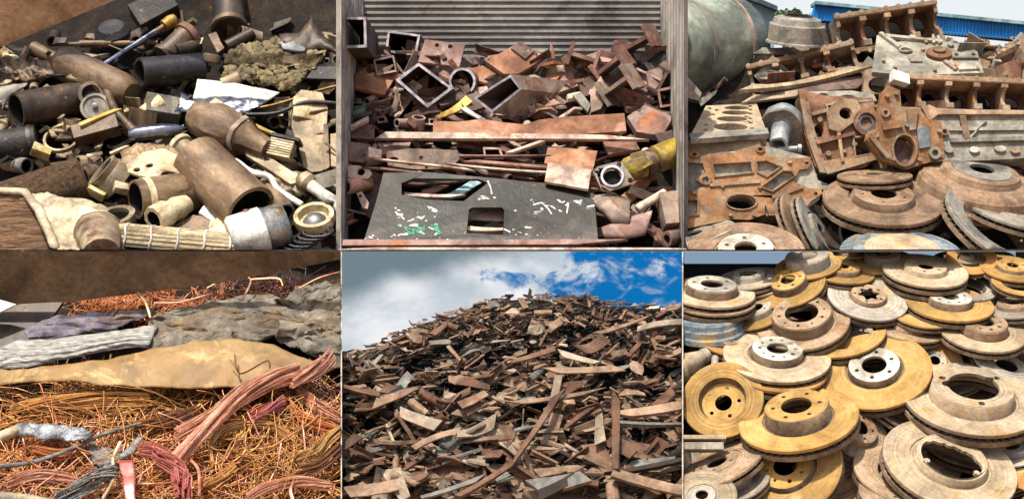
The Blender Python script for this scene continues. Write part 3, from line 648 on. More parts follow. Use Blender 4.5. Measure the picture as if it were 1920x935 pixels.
# long members across the middle
traced('angle_beam', 'long orange channel face with a wavy top edge across the middle', 'steel beam', [(812, 226), (860, 228), (905, 222), (935, 228), (985, 233), (1010, 224), (1060, 218), (1172, 211), (1174, 246), (1060, 255), (940, 261), (812, 262)], 'rustorange', (0, .7), 8, .85)
strip('pale plank under the long orange channel', (715, 258, .85), (1178, 262, .85), 17, 'palerust', t=14, bend=0, tw=0, seed=41, name='steel_flat', cat='steel bar', face=(0, -.95, .3))
strip('thin rust bar below the pale plank', (700, 292, .8), (1030, 296, .8), 6, 'rust', t=6, bend=.01, tw=0, seed=42, name='steel_flat', cat='steel bar')
strip('bent strap running along the top of the green panel', (695, 318, .85), (1115, 357, .85), 7, 'rust', t=5, bend=.01, tw=0, seed=43, name='steel_flat', cat='steel bar')
strip('second strap just above the bent strap', (850, 312, .8), (1110, 330, .8), 6, 'palerust', t=4, bend=.015, tw=0, seed=44, name='steel_flat', cat='steel bar')
strip('pale square bar pointing right below the pale plank', (955, 290, .85), (1018, 268, .9), 9, 'palerust', t=7, bend=0, tw=0, seed=45, name='steel_flat', cat='steel bar')
traced('bracket', 'grey-brown rounded bracket with bolt holes left of centre', 'bracket', [(722, 284), (770, 278), (858, 281), (862, 298), (845, 316), (780, 318), (728, 312)], 'greyrust', (0, .3), 7, .9, [hp(790, 296, 4), hp(800, 313, 3), hp(738, 300, 9, 6)])
strip('curved rust band over the rounded bracket', (772, 284, .85), (860, 286, .85), 5, 'rust', t=3, bend=-.1, tw=0, seed=46, name='steel_flat', cat='steel bar')
o = traced('steel_box', 'rusty box with orange lid and pale front right of centre', 'box', [(1028, 272), (1121, 282), (1110, 322), (1020, 306)], 'rustorange', (0, 1.2), 5, .9, parts=[('front', [(1027, 306), (1108, 321), (1100, 358), (1020, 343)], [], 'palerust', 6, -1.5)])
# flange
o = traced('pipe_flange', 'dark square pipe flange with bright ring and four bolt holes', 'flange', [(1112, 322), (1120, 312), (1156, 303), (1168, 306), (1188, 336), (1186, 344), (1140, 359), (1128, 356)], 'discgrey', (0, .3), 9, 1.3, [hp(1148, 331, 17, 16, 24), hp(1119, 320, 5), hp(1161, 309, 4.5), hp(1182, 338, 5), hp(1141, 351, 5)],
   parts=[('collar', hp(1148, 331, 22, 21, 28), [hp(1148, 331, 17.5, 16.5, 28)], 'rim', 4, -3), ('bore', hp(1148, 331, 17, 16, 24), [], 'shadeblack', 3, 12)])
# yellow fitting
lathe_thing('hydraulic_fitting', 'chipped yellow hydraulic fitting at the right border', 'fitting', (1170, 322, .85), (1285, 278, .75), [('barrel', lambda L: [(0, .01), (0, 18), (10, 24), (40, 25), (44, 19), (66, 19), (70, 27), (L, 28), (L, .01)], 'yellowpaint', False), ('collar', lambda L: [(44, 18), (44, 25), (62, 25), (62, 18)], 'brown', True)], n=10)
traced('yellow_tag', 'bright yellow block face on the end of the fitting', 'block', [(1182, 288), (1206, 281), (1226, 306), (1196, 322), (1184, 312)], 'yellowpaint', (.1, .4), 18, 1.15)
# green panel
GO = [(716, 322), (800, 322), (905, 330), (960, 336), (1040, 347), (1116, 362), (1119, 440), (1118, 452), (686, 452), (704, 380)]
H1 = [(752, 343), (775, 333), (895, 334), (914, 342), (892, 358), (868, 377), (800, 374), (754, 364)]
H2 = [(880, 394), (886, 390), (940, 390), (945, 396), (944, 440), (876, 438)]
def chips(rs, n, x0, x1, y0, y1, s0, s1):
    out = []
    for i in range(n):
        x, y, s_ = rs.uniform(x0, x1), rs.uniform(y0, y1), rs.uniform(s0, s1); k_ = rs.randint(5, 8); a_ = rs.uniform(-.5, .5); e_ = rs.uniform(1.2, 4)
        out.append([(x + s_ * e_ * math.cos(t) * rs.uniform(.6, 1.1), y + s_ * math.sin(t) * rs.uniform(.5, 1.2) + a_ * s_ * e_ * math.cos(t)) for t in [2 * math.pi * i_ / k_ for i_ in range(k_)]])
    return out
parts = [('paint_chip', c_, [], 'chip_white', .5, -.45) for c_ in chips(rs, 22, 720, 820, 385, 445, .7, 3.2) + chips(rs, 34, 950, 1110, 375, 445, .7, 3.4) + chips(rs, 6, 895, 930, 370, 380, 1.5, 3) + chips(rs, 12, 690, 1110, 440, 450, .8, 1.8)]
parts += [('paint_chip', c_, [], 'chip_green', .5, -.3) for c_ in chips(rs, 22, 745, 825, 420, 440, 1, 4) + chips(rs, 10, 1060, 1115, 375, 440, 1, 3)]
for L_ in ([(1000, 384), (1016, 380), (1028, 392), (1034, 402)], [(1060, 386), (1066, 380), (1063, 395), (1060, 420), (1052, 440)], [(1066, 420), (1058, 442)], [(742, 398), (752, 404), (760, 412)], [(914, 338), (920, 352), (922, 364)], [(1080, 420), (1090, 432), (1102, 436)]):
    for (x0, y0), (x1, y1) in zip(L_, L_[1:]):
        d_ = math.hypot(x1 - x0, y1 - y0); nx, ny = -(y1 - y0) / d_ * 1.3, (x1 - x0) / d_ * 1.3
        parts.append(('paint_chip', [(x0 + nx, y0 + ny), (x1 + nx, y1 + ny), (x1 - nx, y1 - ny), (x0 - nx, y0 - ny)], [], 'chip_white', .5, -.5))
traced('painted_sheet', 'dark green painted panel with two cut-outs and scraped white marks', 'panel', GO, 'greenpaint', (0, .8), 7, 1.0, [H1, H2], parts, jit=2.5)
TILE[0] = 2
strip('long purplish beam along the bottom under the green panel', (630, 459, .82), (1130, 458, .82), 15, 'rustpink', t=16, bend=0, tw=0, seed=47, name='steel_flat', cat='steel bar', face=(0, -.95, .3))
strip('pale pipe length below the purplish beam', (640, 469, .85), (1290, 468, .85), 8, 'palerust', t=8, bend=0, tw=0, seed=48, name='steel_flat', cat='steel bar', face=(0, -.95, .3))
# seen through the cut-outs
strip('teal flaking plate inside the large cut-out of the green panel', (842, 372, .45), (898, 340, .45), 26, 'teal', seed=49, name='steel_plate', cat='plate')
strip('pale pipe lying inside the large cut-out', (758, 370, .5), (862, 372, .5), 11, 'palerust', t=8, seed=50, name='steel_flat', cat='steel bar')
strip('dark bar crossing the top of the large cut-out', (752, 350, .45), (870, 340, .45), 12, 'rustdark', t=6, seed=51, name='steel_flat', cat='steel bar')
strip('brown wedge plate inside the large cut-out', (790, 366, .5), (836, 350, .5), 18, 'rust', seed=52, name='steel_plate', cat='plate')
strip('pink plate behind the small cut-out of the green panel', (878, 404, .6), (946, 404, .6), 30, 'rustpink', seed=53, name='steel_plate', cat='plate')
strip('pale bar behind the bottom of the small cut-out', (874, 434, .65), (948, 434, .65), 12, 'palerust', t=8, seed=54, name='steel_flat', cat='steel bar')
# lower right and lower left pieces
sheet('curved_sheet', 'curved brown sheet right of the green panel', 'sheet', [(1108, 368), (1150, 362), (1182, 376)], [(1120, 392), (1150, 418), (1180, 426)], 'greyrust', .85, .22, .02, thick=3, nu=14, nv=10)
sheet('curved_sheet', 'folded brown sheet below the white round bar', 'sheet', [(1128, 428), (1180, 408), (1222, 396)], [(1135, 446), (1180, 446), (1212, 440)], 'rustpink', .8, .15, .03, thick=3, nu=14, nv=10)
lathe_thing('round_bar', 'whitish round bar end at the lower right', 'steel bar', (1194, 392, .75), (1248, 360, .8), [('round_bar', rod(8), 'palerust', False)], n=14)
obox('steel_block', 'ochre-brown block at the right border near the bottom', 'block', 1262, 396, (48, 40, 66), 'greyrust', (25, -6, 10), .6)
pipe('round_tube', 'short thick tube in the lower right corner', 'steel tube', (1290, 442, .5), (1250, 448, .8), 15, 'rustdark', 6, 'tubein')
traced('link_plate', 'pale link plate with a bolt hole at the left border', 'link', [(636, 308), (672, 310), (692, 316), (698, 326), (690, 335), (664, 334), (636, 331)], 'palerust', (0, .3), 8, .85, [hp(677, 322, 7)])
pipe('round_tube', 'orange tube end under the pale link plate', 'steel tube', (690, 344, .4), (648, 350, .85), 15, 'rustorange', 4, 'tubein')
traced('link_plate', 'small grey link standing left of the green panel', 'link', [(668, 362), (678, 358), (692, 380), (690, 392), (680, 390)], 'greyrust', (0, .4), 8, .9, [hp(675, 367, 3)])
traced('steel_plate', 'pink plate at the left border above the pale link', 'plate', [(636, 262), (694, 270), (686, 306), (636, 300)], 'rustpink', (0, .5), 7, .75)
obox('steel_block', 'rough pale lump beside the pink plate', 'block', 700, 292, (26, 22, 20), 'palerust', (30, 10, 20), .9, jit=4)
pipe('round_tube', 'short upright tube below the corner-standing square tube', 'steel tube', (782, 252, .3), (785, 220, .75), 13, 'rustpink', 3, 'tubein')
square_tube('box_section', 'tiny square tube at the left, below the broad orange-pink plate', 'steel tube', [(706, 219), (722, 217), (725, 229), (708, 231)], 60, 'rust', l=.65, wall=3, rim='rustpink')
square_tube('box_section', 'tiny square tube with dark mouth above the long channel', 'steel tube', [(804, 222), (818, 222), (818, 234), (804, 234)], 60, 'rust', l=.8, wall=2.5, rim='palerust')
square_tube('box_section', 'small channel piece lying below the pale plank', 'steel tube', [(905, 276), (938, 276), (944, 298), (908, 298)], 30, 'rustpink', l=.85, wall=4, rim='palerust')
sheet('torn_sheet', 'torn green sheet at the left above the small tubes', 'sheet', [(642, 204), (665, 208), (682, 190)], [(648, 214), (668, 216), (684, 212)], 'greentorn', .7, .06, .06, thick=2, nu=12, nv=6)
strip('straw-coloured frayed bundle above the long orange channel', (825, 222, .6), (880, 190, .6), 18, 'brass', seed=55, name='steel_strip', cat='metal strip', bend=.1)
strip('white flat bar below the slanting rectangular tube', (868, 205, .7), (905, 226, .75), 10, 'white', seed=56, name='steel_flat', cat='steel bar')
strip('grey bar slanting out of the left border', (636, 254, .75), (692, 226, .75), 12, 'palerust', t=8, seed=57, name='steel_flat', cat='steel bar', bend=0, tw=0)
square_tube('box_section', 'short square tube standing left of the torn-rim tube', 'steel tube', [(700, 112), (738, 104), (744, 134), (706, 142)], 70, 'rust', l=.55, wall=3, rim='rustpink')
traced('steel_plate', 'purple-brown plate below the round tube', 'plate', [(860, 182), (898, 170), (912, 200), (872, 214)], 'rustdark', (.2, .8), 8, .6)
traced('steel_plate', 'dull pink plate at the centre right between tube and I-beams', 'plate', [(1010, 150), (1060, 128), (1092, 158), (1040, 178)], 'rustpink', (.1, .9), 8, .05)
traced('steel_plate', 'purple-brown plate left of the greyish I-beam', 'plate', [(1084, 150), (1116, 138), (1124, 172), (1092, 184)], 'rustdark', (.2, .7), 8, .35)
traced('steel_plate', 'broad dull plate under the big pinkish block face', 'plate', [(1130, 262), (1186, 250), (1200, 280), (1140, 290)], 'rust', (.1, .9), 8, .6)
traced('steel_plate', 'rust plate at the left between the small tubes and the pink plate', 'plate', [(650, 228), (700, 234), (704, 262), (652, 258)], 'rust', (.1, .8), 8, .55)
traced('steel_plate', 'dull plate above the rounded bracket at the left', 'plate', [(706, 268), (770, 266), (764, 284), (716, 286)], 'rustpink', (0, .9), 6, .6)
traced('steel_plate', 'brown plate leaning on the right wall below the big block face', 'plate', [(1228, 250), (1276, 240), (1280, 268), (1240, 276)], 'rustdark', (.1, .8), 8, .5)
square_tube('box_section', 'square tube end at the right wall under the orange-faced plate', 'steel tube', [(1232, 168), (1272, 160), (1276, 196), (1238, 202)], 90, 'rustdark', l=.5, wall=4, rim='rustpink')
ibeam('i_beam', 'purple-brown I-beam stub right of the topmost stub', 'steel beam', 1246, 150, 40, 46, 60, 'rustdark', (-14, 30, -8), .4, 6)
strip('long rust flat bar above the green panel on the right', (880, 304, .85), (1030, 316, .85), 9, 'rust', t=5, seed=71, bend=0, tw=0, name='steel_flat', cat='steel bar')
strip('pale flat bar crossing the rounded bracket', (700, 300, .95), (880, 320, .95), 6, 'palerust', t=5, seed=72, bend=0, tw=0, name='steel_flat', cat='steel bar')
# loose offcuts filling the heap
cm = ['rust', 'rustpink', 'rustdark', 'greyrust', 'rustorange', 'palerust', 'rust', 'rustdark']
for i in range(230):
    px, py = rs.uniform(642, 1278), rs.uniform(100, 464)
    if i % 3 == 0: py = rs.uniform(105, 210)
    if 700 < px < 1110 and 345 < py: py = rs.uniform(185, 330)
    pr_ = rs.choice(protos); me = pm(pr_, (mt_ := rs.choice(cm))); o = bpy.data.objects.new('steel_offcut', me); COL.objects.link(o); reg(o); o.rotation_mode = 'QUATERNION'
    loc = Q(px, py, rs.uniform(-.3, .3)); o.location = loc; o.rotation_quaternion = shard_rot(rs)
    s_ = rs.uniform(34, 92) * .01 * sc(loc.y); o.scale = (s_, s_ * rs.uniform(.4, 1.0), s_ * rs.uniform(1, 2))
    tag(o, 'small %s %s offcut wedged into the %s of the container heap' % ('broad' if abs(pr_.vertices[1].co.y - pr_.vertices[0].co.y) > .28 else 'narrow', COLN[mt_], zone(px, py, 640, 1280, 100, 467)), 'metal offcut', 'small offcuts in the container')
for i in range(26):
    mt_ = rs.choice(cm); px, py = rs.uniform(645, 1275), rs.uniform(180, 330); a_ = rs.uniform(0, 6.28)
    pipe('tube_offcut', 'short narrow %s tube offcut at the %s of the container scrap' % (COLN[mt_], zone(px, py, 640, 1280, 180, 330)), 'tube offcut', (px, py, .1), (px + 22 * math.cos(a_), py + 14 * math.sin(a_), .35), rs.uniform(5, 10), mt_, 2, 'tubein', group='narrow tube offcuts in the container', n=14)
# ------------------------------------------------------------------ lower right bay: heap of brake discs
TILE[0] = 6
def disc(px, py, a, k, phi, mat, label=None, hr=.5, hh=.22, br=.45, nh=5, hat=None, l=.1, group=None, thin=.075, gap=.075, hole=.085, jag=None, groove=True, cat='brake disc', name='brake_disc', arc=None, spin=0, edge='dedge', dp=None, vents=True):
    """a: radius px, k: how open the ellipse is, phi: lean of the axis; hr/hh: hat radius and height (hh<0: hat goes back), br: bore"""
    hat = hat or mat; q = math.sqrt(1 - k * k)
    n = Vector((q * math.sin(R(phi)), -k, q * math.cos(R(phi))))
    loc = Q(px, py, l) if dp is None else P(px, py, dp); s = sc(loc.y)
    rot = n.to_track_quat('Z', 'Y') @ Quaternion((0, 0, 1), R(spin)); root = empty(name, loc, rot, s)
    t, gp, hR = thin * a, gap * a, hr * a; a0, a1 = arc or (0, 360); c = a * .012
    hi = hR * 1.03
    inner = hR * (1.12 if groove else 1.0) if hh > 0 else hR * 1.0
    seg = max(24, int(56 * (a1 - a0) / 360)) if a > 40 else 32
    m = MB(); m.lathe([(0, inner), (-c, a - c), (-c * 2, a), (-t, a), (-t, inner)], seg, closed=True, a0=a0, a1=a1); m.build('friction_ring', mat, root, smooth=35)
    if vents:
        m = MB(); m.lathe([(-t - gp, inner), (-t - gp, a), (-2 * t - gp, a), (-2 * t - gp, inner)], seg, closed=True, a0=a0, a1=a1); rear = m.build('friction_ring', edge, root, smooth=35)
        m = MB(); m.lathe([(-t + .1, a * .9), (-t - gp - .1, a * .9), (-t - gp - .1, a * .88), (-t + .1, a * .88)], seg, closed=True, a0=a0, a1=a1)
        nv_ = int(a * .42) if a > 55 else 18
        for i in range(nv_):
            an = R(a0 + (a1 - a0) * (i + .5) / nv_); m.box((a * .935, 0, -t - gp / 2), (a * .1, a * .035, gp + .4), Matrix.Rotation(an, 4, 'Z'))
        m.build('vane_ring', 'ddark' if gap > .06 else edge, rear, smooth=0)
    if arc: return tag(root, label, cat, group)
    wt = a * .05; hh *= .72 if hh > 0 else 1; H = hh * a
    if hh > 0:
        m = MB(); m.lathe([(-t * .6, inner + .5), (-t * .6, hR - wt), (H - .8, hR - wt), (H - .8, hR * .97 - .2), (H - a * .03, hR), (-t * .3, hR * 1.04), (-t * .3, inner + .5)], seg, closed=True); hw = m.build('hat', 'dedge' if hat in ('yel', 'dwhite', 'yelorange') else hat, root, smooth=35)
        z1 = H
    else:
        m = MB(); m.lathe([(-.2, hR), (H, hR * .9), (H - wt, hR * .9), (H - wt, hR + wt), (-t, hR + wt)], seg, closed=False); hw = m.build('hat', edge, root, smooth=35)
        z1 = H
    fr = (hR * .965) if hh > 0 else hR * .91
    bore = jag if jag else circ(0, 0, br * hR, 28)
    if jag: bore = [(x * hR, y * hR) for x, y in jag]
    hs = []
    for i in range(nh):
        an = 2 * math.pi * (i + .3) / nh; rr_ = hR * (br + .95) / 2 if not jag else hR * .78
        hs.append(circ(rr_ * math.cos(an), rr_ * math.sin(an), hole * hR * (1.0 if i % 2 == 0 or nh < 7 else .7), 10))
    m = MB(); m.plate(circ(0, 0, fr, seg), [bore] + hs, a * .05); Mx = Matrix.Translation((0, 0, z1)) @ Matrix.Rotation(R(-90), 4, 'X')
    m.v = [tuple(Mx @ Vector(v)) for v in m.v]; m.build('hat_face', hat, hw, smooth=30)
    return tag(root, label, cat, group)
def jagged(seed, r=.62, n=30, amp=.14, flat=None):
    rs = random.Random(seed); return [((r + rs.uniform(-amp, amp) * .6 + (amp if i % 5 == 0 else 0)) * math.cos(2 * math.pi * i / n), (r + rs.uniform(-amp, amp) * .6) * math.sin(2 * math.pi * i / n)) for i in range(n)]
keyhole = [((.62 + (.14 if i in (4, 17, 18) else 0) - (.06 if i in (5, 6, 25, 26) else 0)) * math.cos(2 * math.pi * i / 36), (.62 + (.14 if i in (4, 17, 18) else 0)) * math.sin(2 * math.pi * i / 36)) for i in range(36)]
_q = random.Random(3); broken = []
for i in range(44):
    _a = 2 * math.pi * i / 44; _c = math.cos(_a - R(200)); _r = .86 if _c > -.1 else .86 + (_c + .1) * .42 + _q.uniform(-.05, .05); broken.append((_r * math.cos(_a), _r * math.sin(_a)))
star = [((.62 if i % 4 in (0, 1) else .44) * math.cos(2 * math.pi * i / 24), (.62 if i % 4 in (0, 1) else .44) * math.sin(2 * math.pi * i / 24)) for i in range(24)]
BD = [
 # px, py, a, k, phi, mat, label, extras
 (1334, 546, 82, .32, 2, 'dtan', 'tan brake disc with whitish hat at the left edge, on top of its stack', dict(hr=.58, hh=.26, nh=5, hat='dwhite', l=.55)),
 (1336, 558, 82, .34, 1, 'dbrown', 'lower brake disc of the stack at the left edge', dict(hr=.55, hh=.05, l=.42)),
 (1404, 520, 60, .3, -8, 'dgrey', 'grey brake disc tilted in front of the dark wall', dict(hr=.5, hh=.22, br=.6, l=.1)),
 (1420, 534, 60, .3, -12, 'dbrown', 'brown brake disc showing its edge behind the stacked pair', dict(l=-.1)),
 (1481, 535, 68, .5, -22, 'yel', 'yellow brake disc tilted left with five-hole yellow hat', dict(hr=.5, hh=.3, nh=5, br=.42, l=.42)),
 (1515, 497, 62, .36, -10, 'yel', 'brake disc with tall grey hat near the top of the heap', dict(hr=.66, hh=.46, br=.5, nh=0, hat='dgrey', l=.35)),
 (1577, 506, 64, .36, 5, 'yel', 'yellow brake disc with flat six-hole hat beside the tall grey hat', dict(hr=.56, hh=.2, nh=6, br=.4, l=.3)),
 (1505, 603, 88, .52, -12, 'dbrown', 'brown brake disc with wide ten-hole hat ring', dict(hr=.64, hh=.34, nh=10, br=.56, l=.5, hole=.06)),
 (1628, 556, 76, .54, 5, 'dgrey', 'grey-brown brake disc with star-shaped bore', dict(hr=.44, hh=.12, nh=5, jag=star, l=.55, hat='dbrown')),
 (1655, 488, 62, .36, -4, 'yel', 'yellow disc with broad grey hat cut by the top border', dict(hr=.55, hh=.34, hat='dgrey', l=.0, nh=0)),
 (1735, 505, 80, .38, 3, 'dtan', 'pale tan brake disc with low five-hole hat at upper right centre', dict(hr=.5, hh=.12, nh=5, br=.38, l=.5)),
 (1735, 520, 76, .36, 3, 'dbrown', 'brake disc lying directly under the pale tan five-hole disc', dict(l=.34, hh=.05)),
 (1822, 484, 48, .6, -6, 'yelorange', 'orange-yellow disc showing its hollow back at the top border', dict(hr=.56, hh=-.3, br=.4, nh=6, l=.25)),
 (1898, 502, 60, .4, 4, 'yel', 'yellow disc with small five-hole hat at the upper right edge', dict(hr=.5, hh=.14, nh=5, br=.38, l=.3)),
 (1905, 532, 46, .42, 8, 'yel', 'small yellow disc with an open centre at the right edge', dict(hr=.62, hh=-.2, br=.75, nh=0, l=.5)),
 (1781, 566, 82, .38, 2, 'yel', 'yellow disc with white nine-hole hat right of the star-bore disc', dict(hr=.5, hh=.2, nh=9, br=.4, hat='dwhite', l=.55)),
 (1900, 574, 60, .3, -6, 'dgrey', 'grey disc with pinkish hat half hidden at the right edge', dict(hr=.5, hh=.2, nh=5, l=.3, hat='dbrown')),
 (1800, 535, 70, .36, 4, 'dgrey', 'grey disc with a wide hollow centre behind the white nine-hole hat', dict(hr=.7, hh=-.15, br=.86, nh=0, l=.15)),
 (1843, 618, 82, .44, 3, 'dtan', 'tan disc with tapered brown nine-hole hat', dict(hr=.54, hh=.3, nh=9, br=.42, hat='dbrown', l=.55)),
 (1893, 672, 72, .56, 12, 'dgrey', 'dusty grey disc seen from its hollow back at the right edge', dict(hr=.58, hh=-.22, br=.5, nh=5, l=.3)),
 (1457, 664, 101, .44, 1, 'dtan', 'large tan disc with white ten-hole hat left of centre', dict(hr=.48, hh=.18, nh=10, br=.42, hat='dwhite', l=.62)),
 (1460, 690, 92, .4, 1, 'yelorange', 'yellow disc lying right under the large tan disc', dict(l=.5, hh=.05)),
 (1366, 636, 62, .44, 12, 'yelorange', 'orange disc with plain brown hat left of the large tan disc', dict(hr=.62, hh=.26, br=.6, nh=3, hat='dbrown', l=.15)),
 (1640, 692, 106, .6, -14, 'yel', 'large golden disc with white five-hole hat in the middle of the heap', dict(hr=.46, hh=.16, nh=6, br=.48, hat='dwhite', l=.68)),
 (1752, 678, 56, .8, 6, 'yelorange', 'orange disc with white hat peeking out behind the large golden disc', dict(hr=.4, hh=.14, nh=5, hat='dwhite', l=.2)),
 (1354, 748, 78, .84, -28, 'yel', 'upright golden disc showing its recessed centre at the left edge', dict(hr=.58, hh=-.2, br=.36, nh=5, l=.6)),
 (1497, 783, 113, .4, -13, 'yel', 'golden disc with tall six-hole hat below the large tan disc', dict(hr=.54, hh=.34, nh=6, br=.48, l=.95, hole=.07)),
 (1474, 874, 106, .74, -30, 'yel', 'golden disc with grey-worn eight-hole hat at the bottom left', dict(hr=.5, hh=.1, nh=8, br=.44, l=.45)),
 (1608, 806, 66, .7, 30, 'dbrown', 'brown disc leaning behind the tall-hat golden disc', dict(hr=.56, hh=.24, nh=5, l=.4)),
 (1822, 744, 128, .46, 2, 'dtan', 'broad tan disc with huge hat and jagged keyhole bore', dict(hr=.6, hh=.26, nh=3, jag=keyhole, l=.85)),
 (1782, 866, 128, .56, 10, 'dtan', 'pale orange disc with broken-out bore at the bottom right', dict(hr=.54, hh=.14, nh=3, jag=broken, l=.9)),
 (1690, 888, 92, .5, 14, 'dbrown', 'brown disc under the broken-bore disc', dict(l=.35, hr=.5, hh=-.2, br=.5)),
 (1700, 930, 90, .4, 8, 'dbrown', 'rough brown disc cut by the bottom edge in the middle', dict(l=.55, hh=.1)),
 (1316, 928, 66, .62, -10, 'dtan', 'plain tan disc in the bottom left corner', dict(hr=.4, hh=.05, l=.7, nh=0, hat='dgrey')),
 (1376, 900, 70, .4, -20, 'dgrey', 'grey disc wedged behind the plain tan corner disc', dict(l=.1)),
 (1345, 868, 90, .24, -24, 'dbrown', 'thin dark brown disc on edge under the upright golden disc', dict(l=.25, hh=.05)),
 (1905, 930, 80, .5, -20, 'yelorange', 'orange disc in the bottom right corner', dict(l=.5, hh=.1)),
 (1900, 845, 60, .3, -14, 'dgrey', 'grey vented disc edge at the right border below the broad tan disc', dict(l=.2)),
 (1545, 640, 60, .42, 10, 'dbrown', 'brown disc half hidden behind the yellow crescent', dict(l=-.05)),
 (1705, 614, 66, .34, 6, 'dbrown', 'brown disc carrying a broken yellow half disc', dict(l=.3, hh=.15, hr=.5)),
 (1790, 700, 60, .5, -20, 'discgrey', 'shadowed disc between the golden and the broad tan discs', dict(l=-.1)),
 (1680, 770, 70, .3, 30, 'discbrown', 'dark brown disc in the gap under the large golden disc', dict(l=0)),
 (1420, 585, 60, .4, -20, 'yel', 'yellow disc with grey hat behind the wide ten-hole disc', dict(l=.15, hr=.5, hh=.25, hat='dgrey')),
 (1560, 545, 46, .4, 10, 'dbrown', 'rusty disc wedged between the tilted yellow and the star-bore discs', dict(l=.1)),
 (1550, 725, 70, .4, 10, 'dbrown', 'dusty brown disc in the gap left of the large golden disc', dict(l=.05)),
 (1620, 525, 40, .5, 0, 'dgrey', 'grey disc with two-hole plate above the star-bore disc', dict(l=.25, hh=.1)),
]
for i, (px, py, a, k, phi, mat, label, kw) in enumerate(BD): disc(px, py, a, k, phi, mat, label, spin=i * 37, **kw)
disc(1585, 628, 76, .42, -16, 'yel', 'broken yellow crescent of a disc below the star-bore disc', hr=.6, l=.45, arc=(-150, 20))
disc(1732, 590, 58, .36, 4, 'yel', 'broken yellow half disc with clean straight fracture', hr=.3, l=.5, arc=(170, 350))
gl = 'brake disc buried deep in the gaps between the other discs'
rs = random.Random(5)
for i in range(46):
    px, py = rs.uniform(1290, 1910), rs.uniform(500, 930)
    disc(px, py, rs.uniform(45, 75) * (.7 + .5 * (py - 470) / 460), rs.uniform(.3, .7), rs.uniform(-30, 30), (mt_ := rs.choice(['dbrown', 'dgrey', 'discbrown', 'dtan'])), '%s brake disc buried deep in the %s of the disc heap' % (COLN[mt_], zone(px, py, 1280, 1920, 490, 935)), l=-rs.uniform(.25, .5), group='buried brake discs', spin=rs.uniform(0, 360))
gl = 'small distant brake disc along the top of the disc heap'
for i in range(34):
    px = rs.uniform(1490, 1930); py = rs.uniform(474, 506)
    disc(px, py, rs.uniform(26, 42), rs.uniform(.24, .42), rs.uniform(-12, 12), (mt_ := rs.choice(['dbrown', 'dgrey', 'dtan', 'yel', 'yel'])), 'small distant %s brake disc along the top border, %s' % (COLN[mt_], ['left', 'centre', 'right', 'far right'][min(3, int((px - 1440) / 125))]), l=-rs.uniform(.0, .4), group='distant brake discs', hh=rs.choice([.15, .3, .3]), spin=rs.uniform(0, 360))
# ribbed grey brake drum at the left
def drum(px, py, a, k, phi, prof, mat, label, l=.3, parts=(), cat='brake drum', name='brake_drum', dp=None):
    q = math.sqrt(1 - k * k); n = Vector((q * math.sin(R(phi)), -k, q * math.cos(R(phi)))); loc = Q(px, py, l) if dp is None else P(px, py, dp); s = sc(loc.y)
    root = empty(name, loc, n.to_track_quat('Z', 'Y'), s)
    m = MB(); m.lathe([(z * a, r * a) for z, r in prof], 56); m.build('drum_body', mat, root, smooth=30)
    for pn, pf, pm in parts:
        m = MB(); m.lathe([(z * a, r * a) for z, r in pf], 56, closed=True); m.build(pn, pm, root, smooth=30)
    return tag(root, label, cat)
drum(1325, 588, 74, .34, -3, [(.0, .45), (.0, .78), (-.05, .84), (-.16, .86), (-.2, .9), (-.34, .92), (-.38, .98), (-.5, 1), (-.52, .8)], 'bluewear', 'ribbed blue-grey brake drum under the left stack of discs', l=.4, parts=[('inner_rim', [(.01, .45), (.01, .6), (-.2, .6), (-.2, .45)], 'dgrey')])
obox('steel_bracket', 'flat tan bracket plate poking in from the left below the upright golden disc', 'bracket', 1310, 822, (100, 30, 8), 'dtan', (20, 0, 0), .55)
obox('steel_bracket', 'grooved grey bracket under the flat tan bracket plate', 'bracket', 1308, 838, (96, 26, 14), 'dgrey', (20, 0, 0), .45)
lathe_thing('brake_caliper', 'lumpy tan brake caliper at the left edge below the orange disc', 'caliper', (1265, 700, .3), (1318, 668, .3), [('body', lambda L: [(0, .01), (0, 26), (14, 30), (24, 20), (34, 24), (44, 20), (L, 12), (L, .01)], 'dtan', False), ('piston', lambda L: [(L, .01), (L, 14), (L + 12, 13), (L + 12, .01)], 'dgrey', False)], n=14, wob=.25)
lathe_thing('bolt_stub', 'short round stub bolt standing left of the large tan disc', 'bolt', (1340, 690, .45), (1341, 668, .5), [('bolt_stub', rod(7), 'dgrey', False)], n=12)
# ------------------------------------------------------------------ upper left bay: greasy machine parts
TILE[0] = 1
rs = random.Random(91)
# leaning truck side; its unseen upper part is added to shade the heap
loc = P(0, 0, 7.3); m = MB(); m.plate([(-220, -164), (0, -82), (228, 4), (420, 80), (740, 210), (760, 330), (-220, 330)], [], 10, (0, -.4)); o = m.build('truck_body', 'plate_rust', loc=loc, sca=sc(7.3), smooth=0)
tag(o, 'tan rust-speckled steel side of the tipper overhanging the top left corner, extended out of view for shade', 'steel side')
m = MB(); c = P(540, 60, 9.75) * 100; m.box((c.x, c.y, c.z), (420, 8, 300)); m.jit(6, .01); tag(m.build('rusty_wall', 'darkbrown', smooth=0), 'shade-darkened rusty back wall of the tipper at the upper right of the bay', 'steel wall')  # wall lies in shade; that darkness is put into its colour
T = lambda *a, **k: lathe_thing(*a, **k)
pipe('steel_pipe', 'dark brown pipe with ragged open left end', 'pipe', (150, 186, .0), (30, 208, .75), 34, 'darkbrown', 4, 'shadeblack')
sheet('torn_sheet', 'torn grey sheet curling over the dark brown pipe end', 'sheet', [(-5, 165), (20, 162), (55, 158)], [(4, 205), (10, 190), (40, 172)], 'discgrey', .6, .1, .06, thick=2, nu=14, nv=8)
T('oil_drum', 'dark blue-black canister at the left border', 'canister', (-60, 285, .4), (70, 264, .4), [('body', rod(31), 'black', False), ('band', ringp(-16, -8, 30, 32.5), 'oil', True)])
